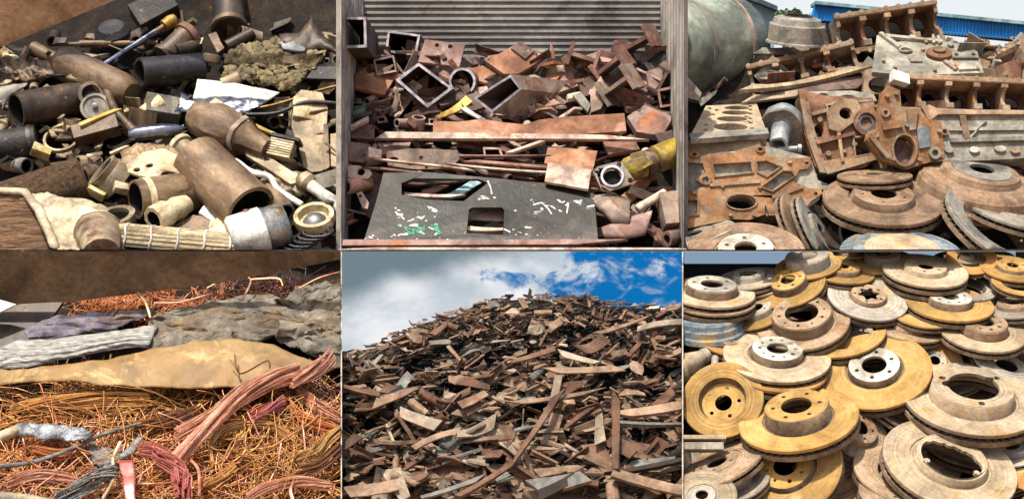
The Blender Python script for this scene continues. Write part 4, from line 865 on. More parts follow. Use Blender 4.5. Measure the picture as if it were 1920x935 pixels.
T('filter_roll', 'brown honeycomb filter roll with a yellow rag across it', 'filter', (-30, 398, .55), (160, 336, .7), [('roll', lambda L: [(0, .01), (0, 45), (L - 8, 45), (L - 2, 41), (L, 34), (L, .01)], 'mesh_brown', False), ('end_face', lambda L: [(L, 34), (L + 1.5, 33), (L + 1.5, .01)], 'brown', False)], n=36)
sheet('yellow_rag', 'yellowish rag smeared along the brown filter roll', 'rag', [(52, 352), (95, 328), (136, 314)], [(62, 358), (108, 348), (140, 320)], 'rag_yellow', 1.12, .06, .03, thick=1.5, nu=20, nv=6)
T('shock_absorber', 'tan shock absorber body with narrow neck in the upper left', 'shock absorber', (62, 92, .1), (246, 178, .45), [('body', lambda L: [(58, .01), (58, 15), (66, 26), (80, 33), (L - 26, 33), (L - 10, 30), (L, 22), (L, .01)], 'warmbrown', False), ('neck', lambda L: [(0, .01), (0, 15), (30, 13), (60, 14), (60, .01)], 'brown', False)], n=32)
T('flange_ring', 'dark open ring on the side of the tan shock absorber', 'ring', (172, 178, .5), (168, 170, .85), [('ring', ringp(0, 10, 17, 24), 'brown', True), ('core', lambda L: [(2, .01), (2, 16), (0, 17)], 'shadeblack', False)])
T('round_housing', 'round grey-brown housing with a centre stud', 'housing', (180, 205, .5), (175, 192, .95), [('body', lambda L: [(0, .01), (0, 27), (12, 28), (14, 22), (10, 20), (10, .01)], 'discgrey', False), ('stud', lambda L: [(8, .01), (8, 6), (18, 5), (20, .01)], 'steel', False)])
T('piston_rod', 'blue-black chromed rod with brass nut, pointing up right', 'rod', (195, 122, .55), (328, 36, .35), [('shaft', lambda L: [(0, .01), (0, 6), (L * .72, 6), (L * .72, .01)], 'chrome', False), ('thread', lambda L: [(L * .72, .01), (L * .72, 5), (L * .84, 5), (L * .84, .01)], 'brown', False), ('nut', lambda L: [(L * .84, .01), (L * .84, 12), (L * .95, 13), (L, 11), (L, .01)], 'brass', False)], n=14)
pipe('steel_cylinder', 'black greasy cylinder lying in the upper middle', 'cylinder', (376, 128, .1), (262, 138, .75), 29, 'oil', 5, 'shadeblack')
T('steel_cylinder', 'brown collared cylinder above the black greasy one', 'cylinder', (305, 108, .2), (360, 58, .2), [('body', rod(22), 'brown', False), ('collar', ringp(-16, -4, 20, 26), 'rust', True), ('base', ringp(0, 9, 18, 25), 'brown', True)])
T('steel_drum', 'upright dark drum with brown bottom ring at the top centre', 'drum', (428, -30, 0), (430, 54, .2), [('body', rod(30), 'darkbrown', False), ('ring', lambda L: [(L - 8, 28), (L - 8, 34), (L + 2, 34), (L + 2, 28)], 'brown', True)])
strip('dark flat bar under the drum ring at the top centre', (398, 66, .3), (415, 98, .4), 20, 'brown', seed=61, name='flat_bar', cat='steel bar')
T('elbow_pipe', 'dark bent pipe stub right of the drum ring', 'pipe', (425, 88, .25), (474, 62, .25), [('elbow_pipe', hollow(12, 3), 'darkbrown', True)])
sheet('crusted_plate', 'olive crusted plate left of centre top', 'plate', [(418, 106), (450, 84), (488, 80), (502, 100)], [(424, 122), (450, 126), (490, 128), (500, 124)], 'crust', .38, .04, .07, f=7, thick=5, nu=50, nv=20)
sheet('crusted_plate', 'dark crusted plate under the torn bowl', 'plate', [(494, 80), (520, 72), (560, 92), (612, 98)], [(492, 120), (520, 138), (560, 140), (585, 132)], 'crust', .34, .05, .08, f=7, thick=5, seed=3, nu=60, nv=24)
sheet('crusted_plate', 'sunlit golden crusted edge below the olive plate', 'plate', [(424, 124), (470, 127), (520, 138), (576, 136)], [(418, 142), (466, 154), (530, 168), (560, 155)], 'crust', .5, .06, .09, f=7, thick=5, seed=7, nu=60, nv=20)
sheet('torn_bowl', 'torn crumpled metal bowl at the upper right', 'bowl', [(524, 68), (560, 66), (582, 34), (600, 60), (636, 92)], [(530, 92), (560, 98), (590, 96), (600, 92), (634, 100)], 'darkbrown', .35, .14, .05, thick=3)
sheet('torn_bowl', 'silver lining sheet inside the torn bowl', 'sheet', [(524, 78), (550, 74), (574, 90)], [(530, 92), (550, 98), (572, 98)], 'foil', .5, .04, .02, thick=1, nu=14, nv=8)
sheet('metal_sheet', 'cream painted metal sheet catching the sun in the middle', 'sheet', [(370, 150), (440, 156), (524, 174)], [(362, 186), (430, 186), (505, 188)], 'white', .55, .04, .02, thick=2)
sheet('metal_sheet', 'shiny dark folded sheet below the cream one', 'sheet', [(340, 172), (362, 184), (430, 182), (505, 188)], [(328, 210), (380, 212), (450, 215), (478, 205)], 'chrome', .6, .08, .05, f=3, thick=2)
traced('steel_plate', 'dark slate plate at the right border, upper part', 'plate', [(574, 148), (592, 120), (645, 116), (645, 150)], 'black', (0, .7), 6, .35)
rope('bent_bar', 'olive bent bar reaching the right border', 'steel bar', [(468, 205, .55), (520, 195, .65), (590, 172, .6), (645, 158, .55)], 5, 'brass', flat=.5)
rope('bent_bar', 'black bent bar below the olive one', 'steel bar', [(462, 215, .6), (520, 212, .7), (575, 192, .7), (645, 196, .6)], 7, 'oil', flat=.6)
traced('sole_plate', 'long grey-tan plate with rounded foot at the right', 'plate', [(548, 178), (560, 165), (600, 170), (612, 200), (612, 236), (619, 316), (606, 322), (588, 324), (572, 314), (562, 275), (546, 238)], 'tan', (.1, .5), 8, .5, parts=[('edge_lip', [(606, 232), (614, 236), (621, 316), (612, 322), (606, 290)], [], 'brown', 16, -4)])
T('gear_casting', 'tan tapered casting with flats in the centre right', 'casting', (366, 214, .6), (502, 282, .75), [('body', lambda L: [(0, .01), (0, 30), (20, 38), (60, 42), (96, 38), (104, 32), (116, 34), (130, 26), (L, 22), (L, .01)], 'warmbrown', False), ('boss', lambda L: [(104, 30), (104, 38), (114, 38), (114, 30)], 'greyrust', True)], n=11, wob=.28)
strip('tan flat bar lying on top of the tapered casting', (398, 194, 1.0), (462, 232, 1.05), 18, 'tan', t=8, seed=62, bend=0, tw=0, name='flat_bar', cat='steel bar')
loc = Q(528, 280, .75); k = sc(loc.y); root = empty('plate_stack', loc, euler(20, 12, -10), k)
for i in range(7):
    m = MB(); m.box((0, 0, 14 - i * 5), (46, 26, 3.4)); m.build('lamella', 'tanlight', root, smooth=0)
m = MB(); m.box((4, 2, 21), (56, 34, 6)); m.build('cover', 'black', root, smooth=0)
tag(root, 'stack of thin tan lamellas under a dark cover right of the casting', 'plate stack')
strip('orange wooden lath above the lamella stack', (482, 240, .7), (532, 262, .7), 9, 'yellowstick', t=6, seed=63, bend=0, tw=0, name='wooden_lath', cat='lath')
strip('long tan flat bar below the casting', (458, 282, .55), (560, 346, .65), 30, 'tan', t=8, seed=64, bend=0, tw=.1, name='flat_bar', cat='steel bar')
T('hydraulic_cylinder', 'large brown open cylinder in the foreground with narrow neck', 'cylinder', (338, 272, .55), (470, 396, 1.05), [('barrel', lambda L: [(52, .01), (52, 40), (60, 52), (L - 6, 52), (L, 51), (L, 43), (L - 40, 42), (L - 40, .01)], 'warmbrown', False), ('lining', lambda L: [(L - 1, 42.8), (L - 39, 41.5), (L - 39, .01)], 'shadeblack', False), ('neck', lambda L: [(0, .01), (0, 18), (20, 20), (54, 19), (54, .01)], 'tan', False), ('collar', lambda L: [(-2, 14), (-2, 24), (8, 24), (8, 14)], 'tanlight', True)], n=40)
rope('white_wire', 'white bent lever draped over the large brown cylinder', 'lever', [(414, 306, 1.1), (440, 302, 1.15), (470, 322, 1.15), (505, 332, 1.05), (522, 356, .95), (566, 384, .9)], 6, 'white', n=8)
T('hex_nut', 'bright silver hexagonal nut below the open cylinder', 'nut', (432, 452, 1.0), (538, 418, 1.0), [('nut', lambda L: [(0, .01), (0, 40), (6, 46), (L * .6, 46), (L * .6, .01)], 'white', False), ('sleeve', lambda L: [(L * .6, .01), (L * .6, 42), (L * .64, 44), (L * .68, 42), (L * .9, 42), (L, 36), (L, .01)], 'steel', False)], n=12)
T('bolt', 'red-brown bolt sitting on top of the silver nut', 'bolt', (462, 414, 1.35), (462, 394, 1.45), [('bolt', lambda L: [(0, .01), (0, 13), (10, 13), (11, 7), (L, 7), (L, .01)], 'rust', False)], n=8)
pipe('short_pipe', 'short brown pipe with grey lip beside the open cylinder', 'pipe', (500, 346, .6), (534, 398, .9), 19, 'brown', 3, 'oil', 'discgrey')
T('bearing_cup', 'pale bearing cup with shiny dome at the lower right', 'bearing', (592, 424, .7), (588, 402, 1.1), [('cup', lambda L: [(0, .01), (0, 34), (L * .6, 40), (L, 38), (L, 30), (L * .5, 27), (L * .5, .01)], 'tanlight', False), ('dome', lambda L: [(L * .5, 22), (L * .75, 16), (L * .9, 8), (L * .95, .01)], 'steel', False)], n=32)
T('ball_joint', 'pale ball-joint rod at the right with an eye at its end', 'ball joint', (562, 332, .75), (642, 392, .85), [('ball', lambda L: [(-2, .01), (0, 10), (10, 19), (24, 19), (32, 12), (32, .01)], 'tan', False), ('rod', lambda L: [(30, .01), (30, 12), (60, 11), (L, 15), (L, .01)], 'white', False)], n=18)
T('eye_bush', 'dark bush set in the ball-joint rod', 'bush', (618, 382, .95), (618, 377, 1.02), [('eye_bush', lambda L: [(0, .01), (0, 10), (6, 9), (6, .01)], 'black', False)], n=14)
loc = Q(575, 448, .9); k = sc(loc.y); m = MB(); m.tube([(math.cos(t * .55) * 26 + t * .8 - 22, math.sin(t * .55) * 16 - 4, t * .55 - 16 + 10 * math.sin(t * .55)) for t in range(60)], 2.4, 6)
tag(m.build('coil_spring', 'oil', loc=loc, sca=k), 'black tangled coil spring in the lower right corner', 'spring')
T('band_ring', 'thin tan band ring at the left below the dark pipe', 'ring', (118, 262, .2), (112, 246, .55), [('band_ring', ringp(0, 8, 31, 36), 'tan', True)])
m = MB(); m.lathe([(0, 40), (0, 52), (24, 52), (24, 40)], 24, closed=True, a0=10, a1=175); loc = Q(188, 300, .55)
tag(m.build('half_ring', 'tan', loc=loc, rot=euler(70, -6, 0), sca=sc(loc.y)), 'tan half ring arching over the pipe elbow', 'ring')
T('pipe_elbow', 'tan pipe elbow with round mouth left of centre', 'pipe', (222, 345, .55), (190, 318, .95), [('body', lambda L: [(0, 22), (0, 38), (L * .5, 38), (L * .7, 33), (L, 36), (L, 28), (L * .4, 27)], 'tan', True), ('lining', lambda L: [(L * .95, 28), (L * .3, 26), (L * .3, .01)], 'brown', False)], n=32)
traced('bracket', 'tan bracket plate with round holes draped over the hose barrel', 'bracket', [(226, 318), (245, 300), (262, 284), (300, 276), (330, 290), (352, 300), (368, 320), (372, 334), (350, 338), (330, 346), (300, 336), (262, 330)], 'tanlight', (0, .9), 5, 1.0, [hp(279, 310, 8, 4), hp(318, 326, 14, 6), hp(256, 318, 7, 4)], jit=3)
T('hose_barrel', 'tan barrel lying on its side with dark open left end', 'barrel', (370, 358, .4), (254, 374, 1.05), [('shell', lambda L: [(0, .01), (0, 30), (10, 38), (L - 30, 38), (L, 36), (L, 31), (L - 70, 31), (L - 70, .01)], 'warmbrown', False), ('lining', lambda L: [(L - 1, 31), (L - 69, 30.5), (L - 69, .01)], 'shadeblack', False), ('label', ringp(-28, -16, 36, 38.6), 'tanlight', True)], n=32)
T('pipe_fitting', 'light tan pipe fitting with open mouth near the bottom centre', 'pipe fitting', (350, 382, .8), (288, 412, 1.25), [('body', lambda L: [(0, .01), (0, 18), (L * .3, 24), (L * .5, 20), (L * .6, 26), (L, 25), (L, 17), (L * .5, 16), (L * .5, .01)], 'tanlight', False), ('bore', lambda L: [(L - 1, 17), (L * .52, 15.5), (L * .52, .01)], 'shadeblack', False)], n=10, wob=.1)
traced('steel_plate', 'brown triangular plate behind the slatted roll', 'plate', [(318, 426), (358, 402), (392, 408), (424, 440), (400, 450), (330, 440)], 'brown', (0, .9), 6, .8)
traced('steel_plate', 'pale wedge between barrel and open cylinder', 'plate', [(372, 398), (380, 384), (412, 410), (416, 425)], 'white', (.1, .7), 6, .8)
# slatted roll
loc = Q(335, 448, 1.0); k = sc(loc.y); root = empty('slatted_roll', loc, euler(0, 5, 0), k)
for i in range(9):
    a_ = R(-20 + i * 17); m = MB(); m.box((0, -26 * math.sin(a_) , 26 * math.cos(a_) - 8), (236, 4.5, 6), Matrix.Identity(4)); m.jit(.8, .02, i); m.build('slat', 'tanlight', root, smooth=0, bevel=1)
for x in (-96, -48, 2, 52, 100):
    m = MB(); m.tube([(x + 2 * math.sin(q), -29 * math.sin(R(-30 + q * 14)), 29 * math.cos(R(-30 + q * 14)) - 8) for q in range(13)], 2, 6); m.build('tie', 'white', root)
m = MB(); m.box((118, -14, 0), (16, 22, 30)); m.build('end_block', 'tanlight', root, smooth=0, bevel=2)
tag(root, 'roll of pale slats bound with white ties along the bottom', 'slatted roll')
T('cup', 'open tan cup cut by the bottom border left of the slats', 'cup', (190, 480, .9), (184, 438, 1.15), [('cup', lambda L: [(0, .01), (0, 36), (L, 46), (L, 40), (6, 30), (6, .01)], 'tan', False), ('rim', lambda L: [(L - 1, 38), (L - 1, 48), (L + 3, 48), (L + 3, 38)], 'tanlight', True)], n=28, wob=.08)
T('pipe_ring', 'thick tan ring lying above the open cup', 'ring', (218, 424, .75), (212, 404, 1.05), [('body', lambda L: [(0, 28), (0, 38), (L, 42), (L, 31)], 'tan', True), ('lining', lambda L: [(L - 1, 31), (2, 28), (2, .01)], 'shadeblack', False)], n=32)
traced('wood_block', 'brown wooden block with coarse grain in the lower left corner', 'wood', [(-60, 372), (40, 364), (66, 396), (86, 430), (98, 475), (-60, 475)], 'wood', (.05, .35), 40, .95)
sheet('canvas_rag', 'pale tan canvas draped over the wooden block', 'rag', [(-20, 354), (50, 356), (120, 372), (205, 398)], [(44, 362), (76, 400), (98, 440), (104, 470), (150, 468)], 'rag', 1.1, .1, .08, f=3.5, thick=3, nu=60, nv=30)
sheet('canvas_rag', 'light rag corner between the filter roll and the tan ring', 'rag', [(125, 372), (165, 374), (208, 390)], [(138, 430), (150, 435), (180, 415)], 'rag', 1.0, .08, .06, thick=3, seed=5)
sheet('canvas_strip', 'rolled canvas hem running down beside the wooden block', 'rag', [(-20, 350), (50, 355), (80, 390), (112, 466)], [(-20, 362), (44, 366), (66, 398), (96, 468)], 'rag', 1.22, .1, .02, thick=4, nv=6)
T('door_handle', 'chrome handle-shaped piece in the middle left', 'handle', (238, 254, .75), (352, 240, .75), [('door_handle', lambda L: [(0, .01), (4, 10), (20, 15), (L * .6, 15), (L * .85, 9), (L, .01)], 'chrome', False)], n=16)
strip('bright yellow stick catching the sun', (150, 238, .85), (222, 208, .85), 12, 'yellowstick', t=7, seed=65, bend=0, tw=.2, name='wooden_stick', cat='stick')
obox('metal_wedge', 'dark olive wedge under the yellow stick', 'wedge', 180, 245, (86, 34, 30), 'brown', (30, -16, 10), .6)
rope('hose', 'short dark hose with white collar above the yellow stick', 'hose', [(198, 165, .6), (212, 200, .75), (222, 214, .8), (250, 244, .7)], 8, 'brown')
obox('foam_block', 'pale yellow foam lump at the left above the filter roll', 'foam', 78, 285, (36, 22, 14), 'rag_yellow', (40, 20, 20), .7, jit=7)
obox('foam_block', 'pale yellow lump below the tan pipe elbow', 'foam', 180, 362, (34, 20, 12), 'rag_yellow', (40, 25, 10), .75, jit=7)
obox('metal_block', 'dark grey block left of the cream sheet', 'block', 305, 205, (66, 40, 40), 'discgrey', (30, 8, 20), .35, jit=4)
T('bush', 'sunlit tan bush right of the hose', 'bush', (270, 215, .5), (305, 190, .55), [('bush', rod(16), 'tanlight', False)], n=16)
T('shaft', 'long thin dark shaft lying across the upper left', 'shaft', (90, 84, .15), (296, 80, .2), [('shaft', lambda L: [(0, .01), (0, 3), (60, 4), (60, 7), (120, 7), (120, 5), (L, 5), (L, .01)], 'brown', False)], n=12)
T('round_tank', 'dark round cover in the shadow at the top', 'cover', (212, 66, 0), (208, 50, .3), [('cover', lambda L: [(0, .01), (0, 34), (L * .5, 34), (L, 24), (L, .01)], 'black', False)])
obox('steel_block', 'black angular block at the top centre left', 'block', 290, 22, (80, 50, 50), 'black', (25, -30, 15), .1)
pipe('steel_pipe', 'dark open tube in the shadow at the top right of the rod', 'pipe', (370, 85, 0), (328, 98, .3), 16, 'darkbrown', 3, 'shadeblack')
T('cylinder_stub', 'brown sunlit stub right of the black greasy cylinder', 'stub', (395, 118, .3), (398, 102, .45), [('cylinder_stub', rod(17), 'tan', False)], n=18)
T('pipe_stub', 'tan pipe stub beneath the golden crust', 'pipe', (418, 160, .4), (450, 146, .5), [('pipe_stub', hollow(14, 3), 'tan', True)], n=18)
obox('tan_block', 'sunlit tan block under the bent bars', 'block', 575, 215, (60, 40, 46), 'tanlight', (30, 10, 15), .35, jit=5)
traced('steel_plate', 'grey ribbed plate at the right border beside the sole-shaped plate', 'plate', [(618, 250), (645, 246), (645, 316), (622, 312)], 'tan', (.1, .5), 8, .4)
obox('cast_lump', 'dark green-grey lump at the right border under the ribbed plate', 'lump', 615, 345, (60, 40, 34), 'discgrey', (30, -14, 20), .35, jit=6)
obox('cast_lump', 'white-speckled lump at the left of the tan ring', 'lump', 228, 352, (30, 22, 18), 'tanlight', (30, 10, 20), .95, jit=5)
# loose small parts filling the gaps
fm = ['tan', 'brown', 'darkbrown', 'black', 'tan', 'discgrey', 'brown', 'tanlight', 'oil']
for i in range(190):
    px, py = rs.uniform(-10, 638), rs.uniform(40, 466); s_ = rs.uniform(24, 62)
    pr_ = rs.choice(protos); me = pm(pr_, (mt_ := rs.choice(fm))); o = bpy.data.objects.new('metal_scrap', me); COL.objects.link(o); reg(o); o.rotation_mode = 'QUATERNION'
    loc = Q(px, py, rs.uniform(-.3, .3)); o.location = loc; o.rotation_quaternion = shard_rot(rs); q = s_ * .01 * sc(loc.y); o.scale = (q, q * rs.uniform(.5, 1.2), q * rs.uniform(1, 4))
    tag(o, 'small %s %s metal scrap at the %s of the machine parts' % ('broad' if abs(pr_.vertices[1].co.y - pr_.vertices[0].co.y) > .28 else 'narrow', COLN[mt_], zone(px, py, 0, 640, 40, 467)), 'metal scrap', 'small scrap among the machine parts')
for i in range(105):
    px, py = rs.uniform(0, 636), rs.uniform(70, 466); pr_ = rs.choice(protos); me = pm(pr_, (mt_ := rs.choice(fm))); o = bpy.data.objects.new('metal_scrap', me); COL.objects.link(o); reg(o); o.rotation_mode = 'QUATERNION'
    loc = Q(px, py, rs.uniform(.2, .6)); o.location = loc; o.rotation_quaternion = shard_rot(rs); q = rs.uniform(14, 36) * .01 * sc(loc.y); o.scale = (q, q * rs.uniform(.5, 1.2), q * rs.uniform(1, 3))
    tag(o, 'tiny %s %s fragment on top at the %s of the parts' % ('broad' if abs(pr_.vertices[1].co.y - pr_.vertices[0].co.y) > .28 else 'narrow', COLN[mt_], zone(px, py, 0, 640, 40, 467)), 'metal scrap', 'tiny fragments on the machine parts')
for i in range(70):
    px, py = rs.uniform(0, 635), rs.uniform(60, 460); mt_ = rs.choice(fm); a_ = rs.uniform(0, 6.28); r_ = rs.uniform(7, 17); c_, s_ = math.cos(a_), math.sin(a_); L_ = rs.uniform(12, 46)
    pipe('pipe_offcut', 'small %s pipe stub half buried at the %s of the machine parts' % (COLN[mt_], zone(px, py, 0, 640, 60, 460)), 'pipe offcut', (px, py, -.05), (px + L_ * c_, py + L_ * s_ * .7, .3), r_, mt_, 3, 'shadeblack', group='small pipes among the machine parts', n=16)

sheet('rusty_sheet', 'crumpled brown sheet behind the tan bracket plate', 'sheet', [(228, 288), (270, 268), (330, 275)], [(235, 318), (280, 322), (345, 310)], 'warmbrown', .75, .1, .1, f=5, thick=3, nu=30, nv=14)
sheet('rusty_sheet', 'crumpled tan sheet under the long flat bar', 'sheet', [(480, 318), (530, 322), (560, 345)], [(490, 345), (530, 362), (570, 372)], 'tan', .5, .1, .1, f=5, thick=3, nu=30, nv=14)
sheet('rusty_sheet', 'torn dark sheet in the shadow at the upper left', 'sheet', [(0, 110), (50, 105), (95, 118)], [(5, 140), (60, 150), (100, 140)], 'brown', .3, .1, .12, f=4, thick=3, nu=30, nv=14)
sheet('rusty_sheet', 'pale torn sheet between the slatted roll and the nut', 'sheet', [(395, 418), (420, 405), (440, 430)], [(390, 440), (420, 450), (440, 455)], 'tanlight', .9, .06, .08, f=6, thick=2, nu=24, nv=12)
sheet('rusty_sheet', 'crumpled tan sheet at the right under the sole-shaped plate', 'sheet', [(545, 322), (590, 328), (640, 335)], [(555, 345), (600, 350), (640, 362)], 'tan', .45, .08, .1, f=5, thick=3, nu=24, nv=12)
# ------------------------------------------------------------------ lower left bay: copper wire and rags under the tipper side
TILE[0] = 4
rs = random.Random(17); nr = np.random.default_rng(17)
m = MB(); loc = P(300, 500, 2.4); m.plate([(-520, 60), (480, 60), (480, -5), (340, 14), (100, -32), (-180, -67), (-290, -70), (-520, -60)], [], 9, (0, -.6)); tag(m.build('truck_body', 'plate_shade', loc=loc, sca=sc(2.4), smooth=0), 'shade-darkened brown steel side of the tipper across the top of the copper bay', 'steel side')
traced('steel_plate', 'dark plate in shadow at the left below the tipper side', 'plate', [(-60, 600), (30, 570), (110, 566), (70, 640), (-60, 680)], 'darkbrown', (0, .8), 8, .25)
traced('canvas_corner', 'sunlit white canvas corner at the left border under the tipper side', 'rag', [(-40, 560), (0, 562), (30, 570), (-10, 590), (-40, 600)], 'white', (0, .6), 5, .9)
def wires(label, n, region, rad, length, mat, lift=(.0, .3), dirs=None, curl=.6, m_=16, kind='stuff', name='wire_tangle', zig=.0, clump=1.3):
    """a mass of thin wires: region() -> (px, py); dirs: main direction in degrees +- spread"""
    st = np.zeros((n, 3)); hd = np.zeros(n); ls = np.zeros(n)
    for i in range(n):
        px, py = region()
        for _ in range(6):
            if noise.noise(Vector((px * .022, py * .04, clump))) > -.05: break
            px, py = region()
        p = Q(px, py, rs.uniform(*lift)); st[i] = p; hd[i] = R(rs.gauss(*dirs)) if dirs else rs.uniform(0, 2 * math.pi); ls[i] = length * rs.uniform(.5, 1.4) * .01
    pts = np.zeros((n, m_, 3)); cur = st.copy(); h = hd.copy(); cv = nr.normal(0, curl, n); up = nr.normal(0, .35, n)
    for j in range(m_):
        pts[:, j] = cur; stp = ls / m_
        # run in the plane of the 45 degree bank: x across, (y,z) up the bank
        cur = cur + np.stack([np.cos(h) * stp, np.sin(h) * stp * .8 - np.sin(up) * stp * .6, np.sin(h) * stp * .8 + np.sin(up) * stp * .3], 1)
        h = h + cv / m_ * 3 + nr.normal(0, .12 + zig, n); up = np.clip(up + nr.normal(0, .15, n), -.9, .7)
    pts -= (pts.mean(1, keepdims=True) - st[:, None, :]) * 1.0
    T_ = np.gradient(pts, axis=1); T_ /= np.linalg.norm(T_, axis=2, keepdims=True) + 1e-9
    u = np.cross(T_, np.array([.3, .5, .81])); u /= np.linalg.norm(u, axis=2, keepdims=True) + 1e-9; v = np.cross(T_, u)
    rr = rad * .0075 * (1 / nr.uniform(.5, 1.1, n))[:, None, None, None]; S_ = 4
    an = np.arange(S_) * 2 * np.pi / S_
    V = pts[:, :, None, :] + rr * (np.cos(an)[None, None, :, None] * u[:, :, None, :] + np.sin(an)[None, None, :, None] * v[:, :, None, :])
    idx = np.arange(n * m_ * S_).reshape(n, m_, S_); a = idx[:, :-1]; b = idx[:, 1:]
    F = np.stack([a, np.roll(a, -1, 2), np.roll(b, -1, 2), b], -1).reshape(-1, 4)
    me = bpy.data.meshes.new(name); me.vertices.add(V.size // 3); me.vertices.foreach_set('co', V.reshape(-1).astype(np.float32))
    me.loops.add(F.size); me.loops.foreach_set('vertex_index', F.reshape(-1).astype(np.int32)); me.polygons.add(len(F)); me.polygons.foreach_set('loop_start', (np.arange(len(F)) * 4).astype(np.int32))
    me.update(calc_edges=True); me.shade_smooth(); me.materials.append(M_(mat)); o = bpy.data.objects.new(name, me); COL.objects.link(o); reg(o); o['notrim'] = 0
    return tag(o, label, 'wire', kind=kind)
def rect(x0, x1, y0, y1): return lambda: (rs.uniform(x0, x1), rs.uniform(y0, y1))
def oval(cx, cy, rx, ry):
    def f():
        a = rs.uniform(0, 6.283); q = math.sqrt(rs.random()); return cx + rx * q * math.cos(a), cy + ry * q * math.sin(a)
    return f
wires('dark brown wire mass filling the copper heap from below', 1500, rect(-20, 650, 700, 940), 1.3, 90, 'cu_dark', (-.3, 0.05))
wires('orange copper wire spread over the whole heap', 650, rect(-20, 650, 765, 940), 1.0, 170, 'cu_orange', (-.15, .3), curl=.8)
wires('long stiff copper wires looping over the whole heap', 100, rect(0, 640, 800, 935), 1.7, 240, 'cu_pink', (.15, .5), curl=.35, m_=26)
wires('long fine golden strands flowing across the heap', 400, rect(0, 640, 775, 935), .9, 280, 'cu_gold', (.05, .4), dirs=(22, 26), curl=.25, m_=24)
wires('long fine copper strands flowing down the heap', 280, rect(0, 640, 800, 935), .9, 240, 'cu_orange', (.05, .42), dirs=(-30, 24), curl=.25, m_=24)
wires('long golden wires looping over the whole heap', 130, rect(0, 640, 790, 935), 1.5, 180, 'cu_gold', (.15, .5), curl=.7)
wires('pale short thick copper cuttings on the heap', 110, rect(0, 640, 790, 935), 2.4, 50, 'cu_pink', (.1, .4), curl=.3)
wires('golden wire tangle in the lower right of the heap', 230, oval(480, 850, 80, 65), 1.1, 260, 'cu_gold', (.1, .55), curl=1.6, m_=26)
wires('golden strands combed sideways in the upper left of the heap', 300, oval(200, 755, 150, 24), 1.0, 200, 'cu_gold', (.1, .35), dirs=(8, 12), curl=.2)
wires('brown combed strands in the centre of the heap', 260, oval(350, 770, 90, 40), 1.1, 150, 'cu_brown', (.05, .3), dirs=(28, 14), curl=.2)
wires('pink copper strands running down to the right border', 170, oval(590, 755, 60, 36), 1.6, 150, 'cu_pink', (.1, .35), dirs=(-34, 9), curl=.15)
wires('pink short strands in the lower left of the heap', 200, oval(110, 880, 120, 55), 1.5, 110, 'cu_pink', (.05, .35), curl=.5)
wires('orange curls in the left of the heap', 220, oval(70, 850, 80, 30), 1.1, 110, 'cu_orange', (.1, .4), curl=1.8)
wires('pale golden offcuts along the bottom of the heap', 220, rect(200, 650, 860, 940), 1.5, 80, 'cu_gold', (.05, .4))
wires('shadowed orange wire nest at the back under the tipper side', 520, rect(130, 640, 540, 600), .9, 90, 'cu_orange', (-.2, .2), curl=1.2)
wires('bright orange curls glowing at the back left', 260, oval(210, 575, 70, 14), .9, 60, 'cu_orange', (.1, .35), curl=1.5)
wires('dark wires arching at the back right', 90, oval(520, 545, 120, 24), 1.1, 150, 'cu_dark', (.1, .4), curl=1.0)
wires('thin brown strands below the tan strap', 300, rect(-10, 640, 690, 740), 1.0, 140, 'cu_dark', (-.1, .15), dirs=(0, 14))
sheet('plastic_sheet', 'crumpled purple-grey plastic sheet at the upper left', 'sheet', [(50, 622), (90, 600), (180, 585), (290, 578)], [(58, 636), (110, 632), (200, 620), (285, 590)], 'purple', .4, .08, .09, f=4.5, thick=2, nu=90, nv=30, an=(.3, 1.2, 1.6))
sheet('fabric_sleeve', 'pale braided fabric sleeve reaching in from the left border', 'sleeve', [(-20, 662), (28, 636), (100, 636), (200, 622), (295, 608)], [(-20, 694), (50, 688), (130, 672), (200, 655), (280, 652)], 'sleeve', .75, .12, .04, f=2, thick=3, ridge=.05, rf=8)
sheet('dirty_cloth', 'grey-brown dirty cloth bundle across the middle right', 'cloth', [(290, 590), (380, 566), (480, 552), (540, 575), (570, 600)], [(262, 640), (330, 655), (420, 650), (500, 636), (560, 628)], 'greycloth', .5, .16, .15, f=2.8, thick=3, ridge=.04, rf=5, nu=110, nv=36, an=(.4, 1.2, 1.6))
sheet('dirty_cloth', 'grey lumpy cloth heap at the right border', 'cloth', [(520, 565), (560, 540), (610, 535), (660, 548)], [(530, 640), (580, 665), (620, 690), (660, 680)], 'greycloth', .55, .16, .2, f=3.0, thick=3, seed=4, ridge=.06, rf=6, nu=80, nv=44, an=(.5, 1.2, 1.4))
sheet('dirty_cloth', 'torn grey rag hanging below the dirty cloth bundle', 'cloth', [(268, 620), (340, 622), (430, 622)], [(262, 650), (330, 668), (440, 640)], 'greycloth', .62, .1, .12, f=3, thick=2, seed=8)
sheet('leather_strap', 'long smooth tan leather strap lying across the heap', 'strap', [(-30, 694), (60, 692), (180, 676), (290, 655), (370, 640), (440, 638), (510, 646), (600, 682), (622, 692)], [(-30, 726), (50, 718), (130, 712), (220, 724), (330, 726), (440, 724), (520, 716), (590, 706), (622, 694)], 'leather', 1.0, .05, .05, f=2.2, thick=3, nu=80, nv=24, ridge=.02, rf=3)
